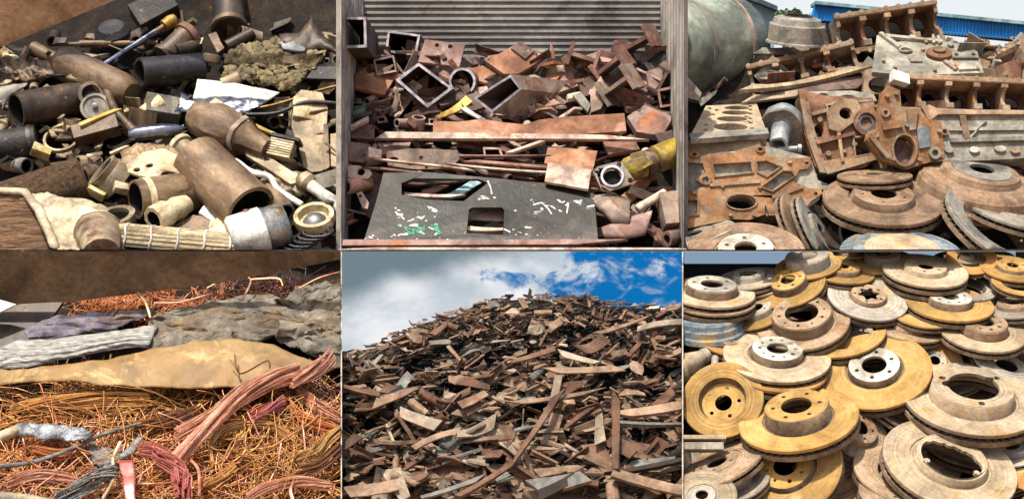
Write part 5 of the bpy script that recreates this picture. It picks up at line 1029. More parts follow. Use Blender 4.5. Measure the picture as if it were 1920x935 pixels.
# single bundles, cables and rags
def bundle(label, pts, r, mat, n=26, name='wire_bundle', cat='wire bundle', spread=1.0, wr=2.2, strand='strand'):
    """bundle of separate strands running along one path"""
    pts = [(a_, b_, c_ + .22) for a_, b_, c_ in pts]
    loc = W3(pts[0]); k = sc(loc.y); root = empty(name, loc, None, k); base = path_w(pts, loc, k, 7); q = random.Random(int(pts[0][0] * 7 + pts[0][1]))
    for i in range(n):
        a = q.uniform(0, 6.28); rr = r * math.sqrt(q.random()); tw = q.uniform(-.6, .6) + .8; m = MB(); path = []
        for j, p in enumerate(base):
            u = j / (len(base) - 1); aa = a + tw * u * 2; f = 1 + (spread - 1) * u
            path.append(p + Vector((rr * f * math.cos(aa) * .5, rr * f * math.cos(aa) * -.5, rr * f * math.sin(aa))) + noise.noise_vector(Vector((i, u * 4, 0))) * r * .12)
        m.tube(path, wr, 5); m.build(strand, mat, root)
    return tag(root, label, cat)
bundle('thick pink copper bundle rising diagonally to the end of the leather strap', [(322, 868, .8), (390, 800, .95), (450, 745, 1.05), (510, 712, 1.0), (560, 698, .9)], 19, 'cu_pink', 46)
bundle('second pink copper bundle running below the thick one', [(330, 815, .6), (400, 775, .7), (455, 730, .75), (540, 702, .75)], 13, 'cu_pink', 26)
bundle('frayed copper end sticking up at the right end of the leather strap', [(545, 716, .9), (590, 692, .95), (620, 672, .9)], 12, 'cu_pink', 20, spread=1.8)
bundle('bright red wire bundle behind the thick pink bundle', [(468, 782, .7), (500, 768, .75), (532, 752, .7)], 13, 'cu_red', 24, wr=1.5)
bundle('red wire fan at the bottom centre left', [(290, 850, .75), (325, 872, .8), (350, 900, .75), (352, 935, .7)], 17, 'cu_red', 26, spread=1.8, wr=1.5)
bundle('red strand bundle curving at the lower left', [(262, 838, .65), (300, 848, .7), (322, 870, .7), (330, 915, .65)], 14, 'cu_red', 22, wr=1.5, spread=1.3)
sheet('red_strap', 'flat faded red strap hanging at the lower left', 'strap', [(222, 862), (250, 860)], [(236, 940), (256, 940)], 'cu_red', .95, .05, .03, thick=2, nu=6, nv=14)
bundle('ochre cable bundle bending in from the right border', [(545, 858, .35), (590, 848, .5), (615, 825, .55), (650, 800, .5)], 11, 'ochre', 22, name='cable_bundle', wr=2.6, spread=1.5)
bundle('brown strands under the ochre hose', [(560, 880, .5), (600, 870, .6), (650, 830, .55)], 14, 'cu_brown', 20)
sheet('foil_scrap', 'silvery crushed foil sleeve at the left', 'foil', [(34, 796), (70, 790), (130, 796), (175, 806)], [(36, 815), (80, 820), (130, 828), (168, 822)], 'foil', .95, .1, .07, f=4, thick=2)
rope('cable_end', 'pale tan cable end left of the silvery foil', 'cable', [(-20, 828, .55), (10, 815, .6), (36, 804, .6)], 11, 'tanlight')
rope('grey_cable', 'long thin grey cable crossing the left of the heap', 'cable', [(-10, 874, .75), (60, 866, .8), (130, 842, .85), (190, 815, .8), (265, 792, .7)], 5, 'braid', taper=.6)
rope('grey_pipe', 'smooth grey pipe in the bottom left corner', 'pipe', [(-20, 930, .9), (40, 934, .9), (100, 945, .8)], 10, 'dgrey')
bundle('frayed grey braid at the bottom left', [(215, 885, .7), (170, 905, .75), (105, 945, .8)], 17, 'braid', 24, spread=1.3, wr=1.6)
sheet('grey_rag', 'grey flat braid standing up in the lower left', 'braid', [(222, 855), (245, 835), (262, 812)], [(228, 862), (252, 848), (268, 820)], 'braid', .8, .05, .02, thick=2, nu=14, nv=6)
sheet('grey_rag', 'dusty grey rag under the long grey cable', 'rag', [(165, 828), (200, 838), (225, 850)], [(175, 870), (195, 884), (222, 880)], 'braid', .55, .1, .08, f=4, thick=2, nu=14, nv=8)
rope('white_wire', 'bent whitish wire running down beside the red strap', 'wire', [(226, 828, .85), (212, 860, .9), (214, 895, .9), (192, 935, .85)], 3, 'tanlight')
for i, (pp, lb) in enumerate([([(440, 664, 1.35), (450, 700, 1.3), (500, 676, 1.35), (506, 690, 1.25)], 'thin brown wire looping over the leather strap'), ([(430, 672, 1.35), (448, 694, 1.3)], 'short brown wire spur on the leather strap'),
     ([(388, 540, .9), (440, 516, 1.0), (470, 525, .95), (455, 560, .8)], 'pale copper wire arching under the tipper side'), ([(470, 524, .9), (520, 522, .95), (530, 536, .9)], 'orange copper wire hooking down at the back'),
     ([(255, 545, .9), (272, 565, .95), (282, 595, .9)], 'straight tan wire dropping at the back left'), ([(268, 540, .95), (300, 560, .95), (355, 562, .9)], 'pale wire crossing the orange nest'), ([(290, 568, .95), (340, 566, 1), (396, 550, .95)], 'second pale wire crossing the orange nest'),
     ([(560, 540, .9), (600, 520, .95), (645, 508, .9)], 'orange wire rising to the right border at the back'), ([(550, 905, .8), (545, 920, .85), (552, 945, .8)], 'upright bare copper rod at the bottom right'), ([(352, 858, .9), (372, 880, .95), (374, 930, .9)], 'thick tan copper wire bending at the bottom centre')]):
    rope('copper_wire', lb, 'wire', pp, [1.6, 1.4, 2.0, 1.8, 2.4, 2, 2, 1.6, 4, 3.2][i], ['cu_brown', 'cu_brown', 'cu_pink', 'cu_orange', 'tanlight', 'cu_pink', 'cu_pink', 'cu_orange', 'cu_pink', 'cu_pink'][i], n=6)
obox('copper_stub', 'small upright copper stub in front of the dark back', 'copper piece', 416, 546, (8, 6, 30), 'cu_brown', (20, 0, 10), .6)

for pp, r_, mt_, n_, lb in [([(20, 770, .3), (90, 756, .4), (190, 748, .4), (280, 752, .35)], 12, 'cu_gold', 22, 'combed golden strand bundle below the left part of the leather strap'),
    ([(10, 905, .35), (70, 890, .45), (130, 900, .45), (170, 925, .4)], 11, 'cu_pink', 16, 'pink copper strand bundle at the lower left beside the grey cable'),
    ([(560, 735, .4), (600, 765, .5), (650, 800, .45)], 13, 'cu_pink', 22, 'pale copper strand bundle running into the right border'),
    ([(535, 745, .35), (570, 785, .45), (640, 815, .4)], 10, 'cu_orange', 18, 'orange copper strand bundle above the ochre cable bundle'),
    ([(345, 915, .4), (400, 900, .5), (440, 878, .5)], 9, 'cu_gold', 14, 'short golden strand bundle at the bottom centre'),
    ([(250, 800, .35), (310, 790, .45), (370, 770, .4)], 11, 'cu_brown', 18, 'brown copper strand bundle left of the thick pink bundle'),
    ([(460, 935, .4), (500, 915, .5), (560, 905, .5), (620, 915, .4)], 10, 'cu_pink', 16, 'copper strand bundle along the bottom right edge'),
    ([(60, 840, .4), (110, 852, .45), (150, 845, .4)], 9, 'cu_orange', 14, 'short orange strand bundle under the silvery foil'),
    ([(400, 870, .45), (395, 830, .55), (430, 800, .55), (500, 795, .5), (540, 815, .45)], 7, 'cu_gold', 12, 'golden strand loop circling the tangle at the centre right')]:
    bundle(lb, pp, r_, mt_, n_, spread=1.4, wr=1.5)
# ------------------------------------------------------------------ upper right bay: engine blocks and drums in a yard
TILE[0] = 3
rs = random.Random(55)
def far(name, label, cat, y, pts, mat, t=10, g=(0, 0), holes=(), parent=None):
    cx = sum(p[0] for p in pts) / len(pts); cy = sum(p[1] for p in pts) / len(pts); loc = P(cx, cy, y); k = sc(y)
    m = MB(); m.plate([(x - cx, cy - v) for x, v in pts], holes, t, g)
    if parent is None: return tag(m.build(name, mat, loc=loc, sca=k, smooth=0), label, cat)
    return m.build(name, mat, parent, loc=parent.matrix_world.inverted() @ loc if False else (loc - parent.location), sca=k, smooth=0)
# yard behind
b = empty('yard_building', P(1410, 120, 34))
far('wall', None, None, 34, [(1350, -20), (1452, 22), (1452, 130), (1350, 130)], 'shedwall', 300, parent=b)
far('roof', None, None, 33.6, [(1340, -38), (1458, 12), (1458, 20), (1340, -26)], 'shedroof', 330, parent=b)
far('wall_seam', None, None, 33.9, [(1409, 2), (1411, 3), (1411, 130), (1409, 130)], 'dwhite', 3, parent=b)
tag(b, 'pale blue-grey yard building with dark sloping roof behind the big drum', 'building')
sh = empty('open_shed', P(1720, 130, 26))
far('roof_face', None, None, 26, [(1530, 6), (1930, 46), (1930, 76), (1760, 62), (1519, 36)], 'bluesheet', 14, parent=sh)
far('roof_edge', None, None, 25.8, [(1529, 2), (1930, 41), (1930, 47), (1529, 8)], 'teal', 60, parent=sh)
far('beam', None, None, 26.3, [(1520, 36), (1930, 76), (1930, 81), (1520, 41)], 'darkwall', 10, parent=sh)
m = MB()
for i in range(64):
    u = i / 63; x0 = 1527 + u * 396; y0 = 8 + u * 39; y1 = 36 + u * 39; a = P(x0, y0, 25.97) - sh.location; c = P(x0, y1, 25.97) - sh.location
    m.box(((a.x + c.x) * 50, a.y * 100, (a.z + c.z) * 50), (2.6, 5, (a.z - c.z) * 100))
m.build('roof_rib', 'bluesheet', sh, smooth=0)
for x, y0 in ((1553, 38), (1906, 76)): far('post', None, None, 26.2, [(x - 5, y0), (x + 5, y0), (x + 4, 140), (x - 4, 140)], 'bluepost', 10, parent=sh)
tag(sh, 'open shed with bright blue corrugated roof edge and blue posts', 'shed')
for i, (x, y0, y1) in enumerate([(1544, 44, 90), (1848, 74, 118), (1890, 82, 112)]):
    far('rack_post', ['red rack upright beside the left blue post', 'red rack upright at the right under the shed roof', 'short red rack upright near the right blue post'][i], 'post', 22, [(x - 4, y0), (x + 4, y0), (x + 3, y1), (x - 3, y1)], 'redpaint', 8)
def tree(px, py, y, rx, rz, label, seed):
    q = random.Random(seed); base = P(px, py + 60, y); k = sc(y); root = empty('tree', base, None, k)
    m = MB(); m.tube([(0, 0, -200), (4, 0, 0), (2, 4, 40), (0, 0, 60)], [8, 7, 5, 3], 8); m.build('trunk', 'bark', root)
    m = MB()
    for i in range(1300):
        a, b_, r_ = q.uniform(0, 6.28), q.uniform(-1, 1), q.random() ** .4; lob = 1 + .35 * noise.noise(Vector((math.cos(a) * 1.6, math.sin(a) * 1.6, b_ * 2 + seed)))
        c = Vector((math.cos(a) * math.sqrt(1 - b_ * b_) * rx * r_ * lob, math.sin(a) * math.sqrt(1 - b_ * b_) * rx * r_, 60 + b_ * rz * r_ * lob))
        Mx = Matrix.Translation(c) @ Matrix.Rotation(q.uniform(0, 6.28), 4, Vector((q.gauss(0, 1), q.gauss(0, 1), q.gauss(0, 1))).normalized()); s_ = q.uniform(1.2, 2.6)
        m.add([(-s_, -s_ * .6, 0), (s_, -s_ * .6, 0), (s_, s_ * .6, 0), (-s_, s_ * .6, 0)], [(0, 1, 2, 3)], Mx)
    m.build('crown', 'leaf', root, smooth=0); return tag(root, label, 'tree')
tree(1470, 40, 60, 24, 20, 'pale green tree beside the yard building', 1); tree(1508, 46, 64, 26, 18, 'second green tree left of the blue shed', 2); tree(1490, 34, 75, 14, 18, 'slim tree top between the two green trees', 3)
# big drum, hub
lathe_thing('mixer_drum', 'huge grey-green steel drum at the left with a weld seam', 'drum', (1130, 100, 1.2), (1380, 86, -1.7), [('shell', lambda L: [(0, .01), (0, 92), (L * .5, 104), (L - 74, 104), (L - 60, 101)], 'drumgreen', False), ('seam', lambda L: [(L - 66, 96), (L - 66, 106), (L - 58, 106), (L - 58, 96)], 'greyrust', True), ('seam', lambda L: [(L * .52, 98), (L * .52, 105), (L * .53, 105), (L * .53, 98)], 'greyrust', True), ('rim_band', lambda L: [(L - 58, 101), (L - 20, 100), (L, 90), (L, .01)], 'drumrim', False)], n=64)
traced('stone_shard', 'pale grey shard at the left border below the huge drum', 'shard', [(1270, 130), (1290, 142), (1316, 174), (1310, 190), (1270, 180)], 'dgrey', (.2, .5), 12, .3)
drum(1491, 82, 52, .24, 4, [(1.0, .48), (.98, .62), (.9, .84), (.72, .9), (.68, 1.0), (.1, 1.0), (.06, 1.06), (0, 1.08), (0, .5)], 'discgrey', 'grey truck wheel hub drum in front of the green trees', l=.1, parts=[('bore_ring', [(1.02, .42), (1.02, .54), (.7, .54), (.7, .42)], 'ddark')])
strip('wide dark flat plate under the wheel hub drum', (1420, 100, .0), (1560, 92, .0), 22, 'discgrey', seed=81, name='steel_plate', cat='plate')
def crankcase(label, px, py, L, H, W, n, rot, l, mat='blockred', mat2='block', name='engine_block', flange=8, pads=True, l_in='blockin'):
    """engine block seen into its open crankcase: back wall with bores, rails, bulkheads with bearing saddles"""
    loc = Q(px, py, l); k = sc(loc.y); root = empty(name, loc, euler(*rot), k); st = L / n
    bores = [circ(-L / 2 + st * (i + .5), H * .05, st * .3, 18, H * .28) for i in range(n)]
    m = MB(); m.plate([(-L / 2, -H / 2), (L / 2, -H / 2), (L / 2, H / 2), (-L / 2, H / 2)], bores, 6); m.v = [(x, y + W, z) for x, y, z in m.v]; m.build('back_wall', l_in, root, smooth=0)
    m = MB(); m.box((0, W + 26, 0), (L, 4, H)); m.build('bore_bottom', 'shadeblack', root, smooth=0)
    for s_ in (1, -1):
        m = MB(); m.box((0, W / 2, s_ * H / 2), (L + 4, W + 8, 6)); m.box((0, 0, s_ * (H / 2 + flange * .3)), (L + 10, 9, flange)); m.jit(1.6, .06, px + s_); rl = m.build('rail', mat2, root, smooth=0, bevel=1)
        for i in range(n * 2 + 1):
            m = MB(); m.lathe([(0, .01), (0, 5), (7, 4.4), (7, .01)], 8, Matrix.Translation((-L / 2 + i * L / (n * 2), 2, s_ * (H / 2 + flange * .6))) @ Matrix.Rotation(R(90), 4, 'X'))
            m.build('bolt_boss', mat2, rl)
    for i in range(n + 1):
        x = -L / 2 + i * st; r_ = H * .24; prof = [(0, -H / 2), (W, -H / 2), (W, H / 2), (0, H / 2)] + [(r_ * math.cos(R(90 - 18 * j)), r_ * math.sin(R(90 - 18 * j))) for j in range(11)]
        m = MB(); m.plate([(y - W / 2, z) for y, z in prof], [], 7); Mx = Matrix.Translation((x + 3.5, W / 2, 0)) @ Matrix.Rotation(R(90), 4, 'Z'); m.v = [tuple(Mx @ Vector(v)) for v in m.v]; bh = m.build('bulkhead', mat if i % 2 else mat2, root, smooth=0)
        if pads and 0 < i < n:
            m = MB(); m.box((x, 1, H * .36), (13, 10, H * .14)); m.jit(1, .1, x); m.build('bearing_pad', mat2, bh, smooth=0, bevel=1)
            m = MB(); m.box((x, 1, -H * .34), (15, 12, H * .18)); m.jit(1, .1, x); m.build('bearing_pad', mat2, bh, smooth=0, bevel=1)
    m = MB(); m.box((0, W + 60, 0), (L * .98, 70, H * .96)); m.jit(3, .04, px); m.build('casting', mat, root, smooth=0, bevel=2)
    return tag(root, label, 'engine block')
crankcase('long rusty engine block with open bays behind, left of centre', 1506, 128, 196, 52, 46, 4, (22, -13, -6), .15, 'blockred', 'block')
strip('bent tan sump rail lying under the long rusty block', (1398, 176, .45), (1610, 136, .35), 14, 'dtan', t=9, seed=82, bend=.06, tw=.2, name='sump_rail', cat='rail')
strip('dark plate slab under the bent sump rail', (1420, 178, .2), (1620, 160, .2), 32, 'rustdark', t=9, seed=83, bend=0, tw=0, name='steel_plate', cat='plate')
strip('tan flat bar below the dark slab', (1400, 190, .2), (1500, 178, .3), 16, 'dtan', t=6, seed=84, bend=0, tw=0, name='flat_bar', cat='steel bar')
crankcase('rusty engine block at the very top with open bays against the sky', 1668, 52, 192, 66, 46, 4, (10, -9, 8), .0, 'blockred', 'block')
# grey side of a block below it
o = traced('engine_block', 'grey-tan engine block lying on its side below the topmost block', 'engine block', [(1652, 62), (1660, 58), (1672, 78), (1770, 66), (1778, 74), (1822, 86), (1832, 98), (1830, 142), (1690, 148), (1624, 140), (1640, 96)], 'blockgrey', (0, 1.3), 30, .45,
    parts=[('side_cover', hp(1757, 106, 24, 12, 22), [], 'blockorange', 8, -8), ('core_plug', hp(1697, 97, 13, 6), [hp(1697, 97, 9, 4)], 'blockgrey', 5, -5), *studs([(1680, 84), (1740, 80), (1800, 92), (1822, 104), (1650, 120), (1668, 134), (1740, 140), (1820, 136), (1730, 96), (1790, 104)], 'block', 3.5, 7, -6), ('core_plug', hp(1757, 104, 12, 6), [], 'discbrown', 6, -13), ('boss', hp(1716, 72, 7, 4), [], 'blockgrey', 9, -8), ('boss', hp(1785, 86, 6, 4), [], 'dgrey', 6, -6),
           ('rib', [(1655, 62), (1662, 60), (1690, 90), (1684, 94)], [], 'blockgrey', 8, -7), ('rib', [(1664, 64), (1770, 78), (1770, 82), (1664, 70)], [], 'blockgrey', 8, -7), ('rib', [(1755, 66), (1759, 66), (1756, 84), (1751, 84)], [], 'blockgrey', 8, -7), ('rib', [(1764, 68), (1768, 68), (1766, 84), (1762, 84)], [], 'blockgrey', 8, -7),
           ('rib', [(1780, 112), (1828, 112), (1828, 116), (1780, 116)], [], 'blockgrey', 7, -6), ('rib', [(1760, 122), (1766, 120), (1782, 138), (1776, 140)], [], 'blockgrey', 6, -6), ('pad', [(1698, 108), (1718, 108), (1722, 122), (1700, 122)], [], 'discgrey', 5, -4), ('pad', [(1780, 126), (1818, 124), (1822, 138), (1785, 140)], [], 'blockgrey', 6, -5)])
traced('block_end', 'rust-edged block end with a round bore, under the grey-tan block', 'engine block', [(1622, 132), (1632, 128), (1670, 142), (1672, 178), (1618, 176)], 'block', (0, .15), 26, .62, [hp(1647, 160, 19, 15, 20)], parts=[('bore_bottom', hp(1647, 160, 19, 15, 20), [], 'rustdark', 3, 22)])
crankcase('long orange-rust engine block with five open bays at the right', 1806, 180, 268, 62, 50, 5, (16, 2, 4), .75, 'blockorange', 'block', flange=9)
obox('white_lump', 'white foam-like lump on the corner of the long orange-rust block', 'lump', 1686, 148, (32, 20, 22), 'white', (20, 14, 10), 1.15, jit=6)
# its lower half: grey side with bosses and rusty end face
traced('engine_block', 'grey ribbed engine block side below the open bays at the right border', 'engine block', [(1728, 206), (1745, 202), (1760, 212), (1930, 214), (1930, 296), (1880, 300), (1770, 304), (1738, 300)], 'blockgrey', (0, .35), 40, .95,
    parts=[('rail', [(1730, 203), (1745, 198), (1762, 207), (1930, 209), (1930, 217), (1760, 217), (1742, 230)], [], 'block', 12, -9), ('rib', [(1800, 218), (1812, 218), (1818, 262), (1806, 268)], [], 'discbrown', 9, -8), ('rib', [(1845, 232), (1852, 226), (1818, 262), (1812, 262)], [], 'blockgrey', 7, -7), ('rib', [(1780, 240), (1930, 240), (1930, 246), (1780, 247)], [], 'blockgrey', 6, -6), ('rib', [(1780, 262), (1930, 258), (1930, 266), (1780, 270)], [], 'discgrey', 8, -8),
           ('boss', hp(1770, 250, 8, 7), [hp(1770, 250, 4, 4)], 'block', 9, -9), ('boss', hp(1824, 283, 10, 6), [], 'dwhite', 6, -6), ('boss', hp(1872, 281, 11, 6), [], 'dwhite', 6, -6), ('boss', hp(1900, 285, 9, 5), [], 'block', 6, -6), ('boss', hp(1776, 284, 8, 6), [], 'discgrey', 8, -8)])
traced('block_end', 'rusty orange end face of the ribbed block with an oval crank bore', 'engine block', [(1656, 172), (1668, 160), (1690, 168), (1692, 205), (1722, 200), (1742, 222), (1768, 228), (1772, 296), (1738, 306), (1716, 312), (1700, 318), (1678, 308), (1652, 302), (1624, 262), (1628, 246), (1648, 240), (1650, 200)], 'blockorange', (.1, .15), 22, 1.25, [hp(1694, 282, 20, 27, 24)],
    parts=[('bore_ring', hp(1694, 282, 25, 32, 26), [hp(1694, 282, 20.5, 27.5, 26)], 'block', 6, -5), ('bore_bottom', hp(1694, 284, 20, 27, 24), [], 'rustdark', 3, 20), ('boss', hp(1660, 212, 9, 9), [hp(1660, 212, 4, 4)], 'block', 6, -5), ('boss', hp(1752, 288, 12, 12), [hp(1752, 288, 6, 6)], 'blockgrey', 8, -7), ('boss', hp(1640, 254, 6, 6), [], 'block', 5, -4), *studs([(1664, 180), (1682, 176), (1660, 240), (1650, 280), (1672, 300), (1722, 300), (1762, 246), (1700, 236)], 'block', 4.5), ('rib', [(1652, 236), (1690, 232), (1690, 240), (1654, 246)], [], 'blockorange', 10, -9), ('rib', [(1630, 252), (1666, 296), (1660, 301), (1626, 260)], [], 'block', 10, -9), ('web', [(1718, 240), (1742, 236), (1744, 276), (1722, 280)], [], 'alu', 6, -5), ('rib', [(1700, 206), (1722, 204), (1716, 244), (1704, 246)], [], 'block', 8, -7)])
# red block in the middle
traced('engine_block', 'dark red engine block with open side in the middle of the bay', 'engine block', [(1500, 178), (1512, 168), (1522, 172), (1548, 178), (1640, 182), (1652, 240), (1645, 296), (1618, 314), (1546, 328), (1524, 312), (1508, 252)], 'blockred', (.05, .25), 44, .6, [hp(1535, 245, 9, 13), [(1552, 200), (1590, 196), (1596, 228), (1566, 236)], [(1600, 262), (1636, 256), (1632, 290), (1602, 296)]],
    parts=[('flange', [(1498, 170), (1514, 166), (1522, 232), (1548, 328), (1532, 326), (1510, 258)], [], 'blockred', 10, -7), ('housing', [(1548, 212), (1572, 186), (1606, 190), (1614, 206), (1600, 232), (1572, 252), (1552, 246)], [hp(1584, 216, 12, 11)], 'block', 14, -13), ('main_bore', hp(1624, 232, 26, 26, 26), [hp(1624, 232, 17, 17, 24)], 'blockred', 14, -13), ('bearing', hp(1624, 232, 16.5, 16.5, 24), [hp(1624, 232, 11, 11)], 'steel', 5, -6), ('inner_wall', [(1548, 190), (1645, 186), (1645, 300), (1548, 310)], [], 'rustdark', 4, 36),
           ('sump_flange', [(1534, 306), (1640, 288), (1646, 300), (1546, 330)], [], 'block', 10, -8), *lips([[(1552, 200), (1590, 196), (1596, 228), (1566, 236)], [(1600, 262), (1636, 256), (1632, 290), (1602, 296)]], 'block', w=5, t=9, off=-8), *studs([(1513, 190), (1518, 216), (1526, 262), (1536, 296), (1570, 312), (1606, 304), (1636, 280), (1645, 200), (1560, 260), (1580, 286)], 'block', 4), ('rib', [(1520, 214), (1552, 206), (1552, 212), (1522, 220)], [], 'block', 12, -11), ('rib', [(1526, 268), (1600, 250), (1600, 257), (1528, 275)], [], 'blockred', 14, -13), ('rib', [(1566, 240), (1572, 240), (1578, 306), (1572, 308)], [], 'block', 14, -12), ('stud', hp(1537, 226, 5, 5), [], 'block', 8, -7), ('stud', hp(1550, 290, 5, 5), [], 'block', 8, -7), ('stud', hp(1600, 272, 5, 4), [], 'block', 8, -7)])
traced('gasket_face', 'grey machined top of the dark red block', 'plate', [(1520, 170), (1600, 168), (1640, 176), (1642, 190), (1560, 196), (1530, 186)], 'blockgrey', (0, 1.6), 8, .75, [hp(1545, 178, 9, 5), hp(1590, 182, 14, 5)])
# front left block
traced('engine_block', 'large orange-rust engine block front with a bearing bore and casting pockets', 'engine block',
    [(1284, 290), (1296, 284), (1322, 288), (1404, 284), (1424, 276), (1436, 276), (1442, 292), (1500, 296), (1520, 294), (1526, 304), (1516, 316), (1500, 318), (1488, 340), (1516, 352), (1540, 354), (1543, 362), (1520, 378), (1504, 398), (1470, 404), (1440, 404), (1434, 382), (1432, 402), (1404, 412), (1372, 411), (1346, 416), (1278, 430), (1262, 430), (1262, 360), (1300, 358), (1322, 348), (1304, 338), (1322, 322), (1318, 306), (1290, 304)],
    'blockorange', (.05, .22), 10, 1.3, [hp(1389, 379, 27, 13, 26), [(1338, 309), (1408, 304), (1411, 324), (1342, 332)], [(1420, 304), (1438, 302), (1462, 313), (1438, 330), (1422, 322)], [(1430, 350), (1468, 322), (1484, 322), (1490, 330), (1450, 358)], hp(1322, 338, 6, 5), hp(1427, 280, 4, 3), hp(1302, 290, 4, 3), hp(1515, 305, 3.5, 2.5), hp(1530, 363, 4, 3), [(1270, 378), (1306, 376), (1306, 402), (1270, 408)]],
    parts=[('casting', [(1266, 286), (1300, 280), (1436, 272), (1526, 298), (1543, 356), (1538, 372), (1500, 400), (1440, 404), (1424, 396), (1350, 400), (1266, 424)], [hp(1389, 382, 28, 14, 26)], 'blockgrey', 80, 8), ('side_arm', [(1430, 276), (1440, 272), (1524, 294), (1520, 302), (1440, 296)], [], 'blockgrey', 26, 2), ('bore_bottom', [(1350, 362), (1428, 362), (1428, 400), (1350, 400)], [], 'shadeblack', 3, 40), ('upper_face', [(1282, 262), (1428, 250), (1430, 280), (1320, 292), (1284, 288)], [], 'block', 60, 5), ('scrape', [(1330, 288), (1352, 284), (1376, 282), (1392, 286), (1396, 292), (1336, 294)], [], 'chip_white', .6, 4.2), ('bore_lip', hp(1389, 379, 31, 16, 26), [hp(1389, 379, 27.5, 13.5, 26)], 'block', 4, -3), ('boss', hp(1322, 338, 12, 10), [hp(1322, 338, 6, 5)], 'blockorange', 6, -4), *lips([[(1338, 309), (1408, 304), (1411, 324), (1342, 332)], [(1420, 304), (1438, 302), (1462, 313), (1438, 330), (1422, 322)], [(1430, 350), (1468, 322), (1484, 322), (1490, 330), (1450, 358)], [(1270, 378), (1306, 376), (1306, 402), (1270, 408)]], 'blockorange', w=4), *studs([(1354, 350), (1424, 352), (1368, 404), (1412, 404), (1455, 390), (1500, 380), (1482, 304), (1300, 362)], 'block', 4, 6, -5), ('rib', [(1330, 345), (1425, 338), (1425, 344), (1330, 351)], [], 'block', 5, -4), ('rib', [(1446, 368), (1505, 348), (1507, 353), (1448, 374)], [], 'block', 5, -4), ('dowel', hp(1322, 338, 5, 4.5), [], 'alu', 6, 4), ('boss', hp(1427, 280, 9, 7), [hp(1427, 280, 4, 3)], 'blockorange', 6, -4), ('boss', hp(1302, 290, 10, 7), [hp(1302, 290, 4, 3)], 'blockorange', 6, -4)])
deck_h = [hp(1390, 197, 24, 4.5, 22), hp(1384, 208, 26, 5, 22), hp(1374, 222, 29, 6, 22), hp(1366, 240, 32, 8, 22)] + [hp(x, y, 4, 2.2, 10) for x, y in [(1350, 202), (1341, 212), (1332, 222), (1322, 235), (1318, 246), (1417, 193), (1415, 201), (1412, 210), (1409, 221), (1406, 231), (1405, 243), (1338, 198)]]
traced('cylinder_deck', 'flat tan cylinder deck with four bores on top of the front left block', 'engine block', [(1332, 192), (1431, 186), (1430, 252), (1283, 264), (1300, 240)], 'dtan', (0, 2.4), 26, 1.05, deck_h, parts=[('bore_bottom', [(1330, 195), (1428, 189), (1426, 251), (1290, 262)], [], 'rustdark', 3, 22), ('deck_edge', [(1283, 264), (1430, 252), (1430, 264), (1284, 276)], [], 'discgrey', 10, -9)])
# aluminium alternator beside it
lathe_thing('alternator', 'grey aluminium alternator piece behind the front left block', 'alternator', (1468, 222, .75), (1460, 272, 1.1), [('housing', lambda L: [(0, .01), (0, 36), (L * .3, 36), (L * .35, 26), (L * .4, .01)], 'alu', False), ('nose', lambda L: [(L * .3, .01), (L * .3, 19), (L, 17), (L, 12), (L * .7, 11), (L * .7, .01)], 'alu', False), ('flange', lambda L: [(L * .28, 20), (L * .28, 40), (L * .36, 40), (L * .36, 20)], 'discgrey', True)], n=24, wob=.1)
lathe_thing('bolt', 'thin bolt shank under the aluminium alternator', 'bolt', (1455, 280, .95), (1496, 278, .95), [('shank', rod(5), 'alu', False), ('head', lambda L: [(L, .01), (L, 8), (L + 6, 8), (L + 6, .01)], 'alu', False)], n=10)
# discs and drums at the bottom
disc(1656, 372, 113, .44, 1, 'discbrown', 'large brown vented disc in the centre foreground of the block yard', hr=.52, hh=.14, br=.42, nh=5, l=1.05, spin=20, hole=.05)
disc(1640, 328, 70, .2, -2, 'discbrown', 'flat brown disc squeezed under the dark red block', hr=.5, hh=.05, l=.75)
drum(1838, 330, 116, .4, 8, [(.1, .22), (.12, .55), (.1, .62), (0, .66), (-.04, .9), (-.12, .97), (-.3, 1.0), (-.34, 1.04), (-.46, 1.06), (-.48, .8)], 'discbrown', 'broad brown brake drum lying at the right under the ribbed block', l=.7, parts=[('hub_ring', [(.13, .2), (.13, .5), (.08, .5), (.08, .2)], 'discgrey')])
disc(1866, 424, 108, .5, 34, 'discgrey', 'tilted grey vented ring with open centre at the lower right', hr=.66, hh=-.12, br=.94, nh=0, l=1.0)
disc(1900, 398, 90, .3, 14, 'dgrey', 'pale disc edge between the broad drum and the tilted ring', l=.8, hh=.05)
drum(1692, 470, 118, .42, 0, [(0, .5), (0.03, .62), (.02, .78), (-.02, .8), (-.06, .98), (-.3, 1.0), (-.32, .8)], 'bluewear', 'blue-worn drum at the bottom centre right', l=1.0, parts=[('face', [(.04, .01), (.04, .6), (0, .6), (0, .01)], 'dtan')])
pipe('brake_drum', 'open hollow drum seen from inside behind the blue-worn drum', 'brake drum', (1640, 440, .3), (1628, 428, .95), 56, 'discgrey', 5, 'shadeblack', n=40)
disc(1398, 470, 112, .5, -4, 'discbrown', 'brown disc with white-painted hat at the bottom left of the yard', hr=.48, hh=.1, br=.4, nh=5, hat='dwhite', l=1.15)
disc(1508, 432, 78, .42, 62, 'discbrown', 'brown disc standing on edge right of the front left block', hr=.5, hh=.1, l=.85)
disc(1536, 436, 78, .36, 62, 'discgrey', 'grey-rimmed disc standing behind the brown edge-on disc', hr=.5, hh=.1, l=.65)
disc(1300, 440, 80, .2, -18, 'discgrey', 'grey vented disc edge sticking out under the front left block', l=1.0, hh=.05)
disc(1580, 440, 60, .5, 20, 'ddark', 'dark disc in the gap at the bottom centre', l=.3)
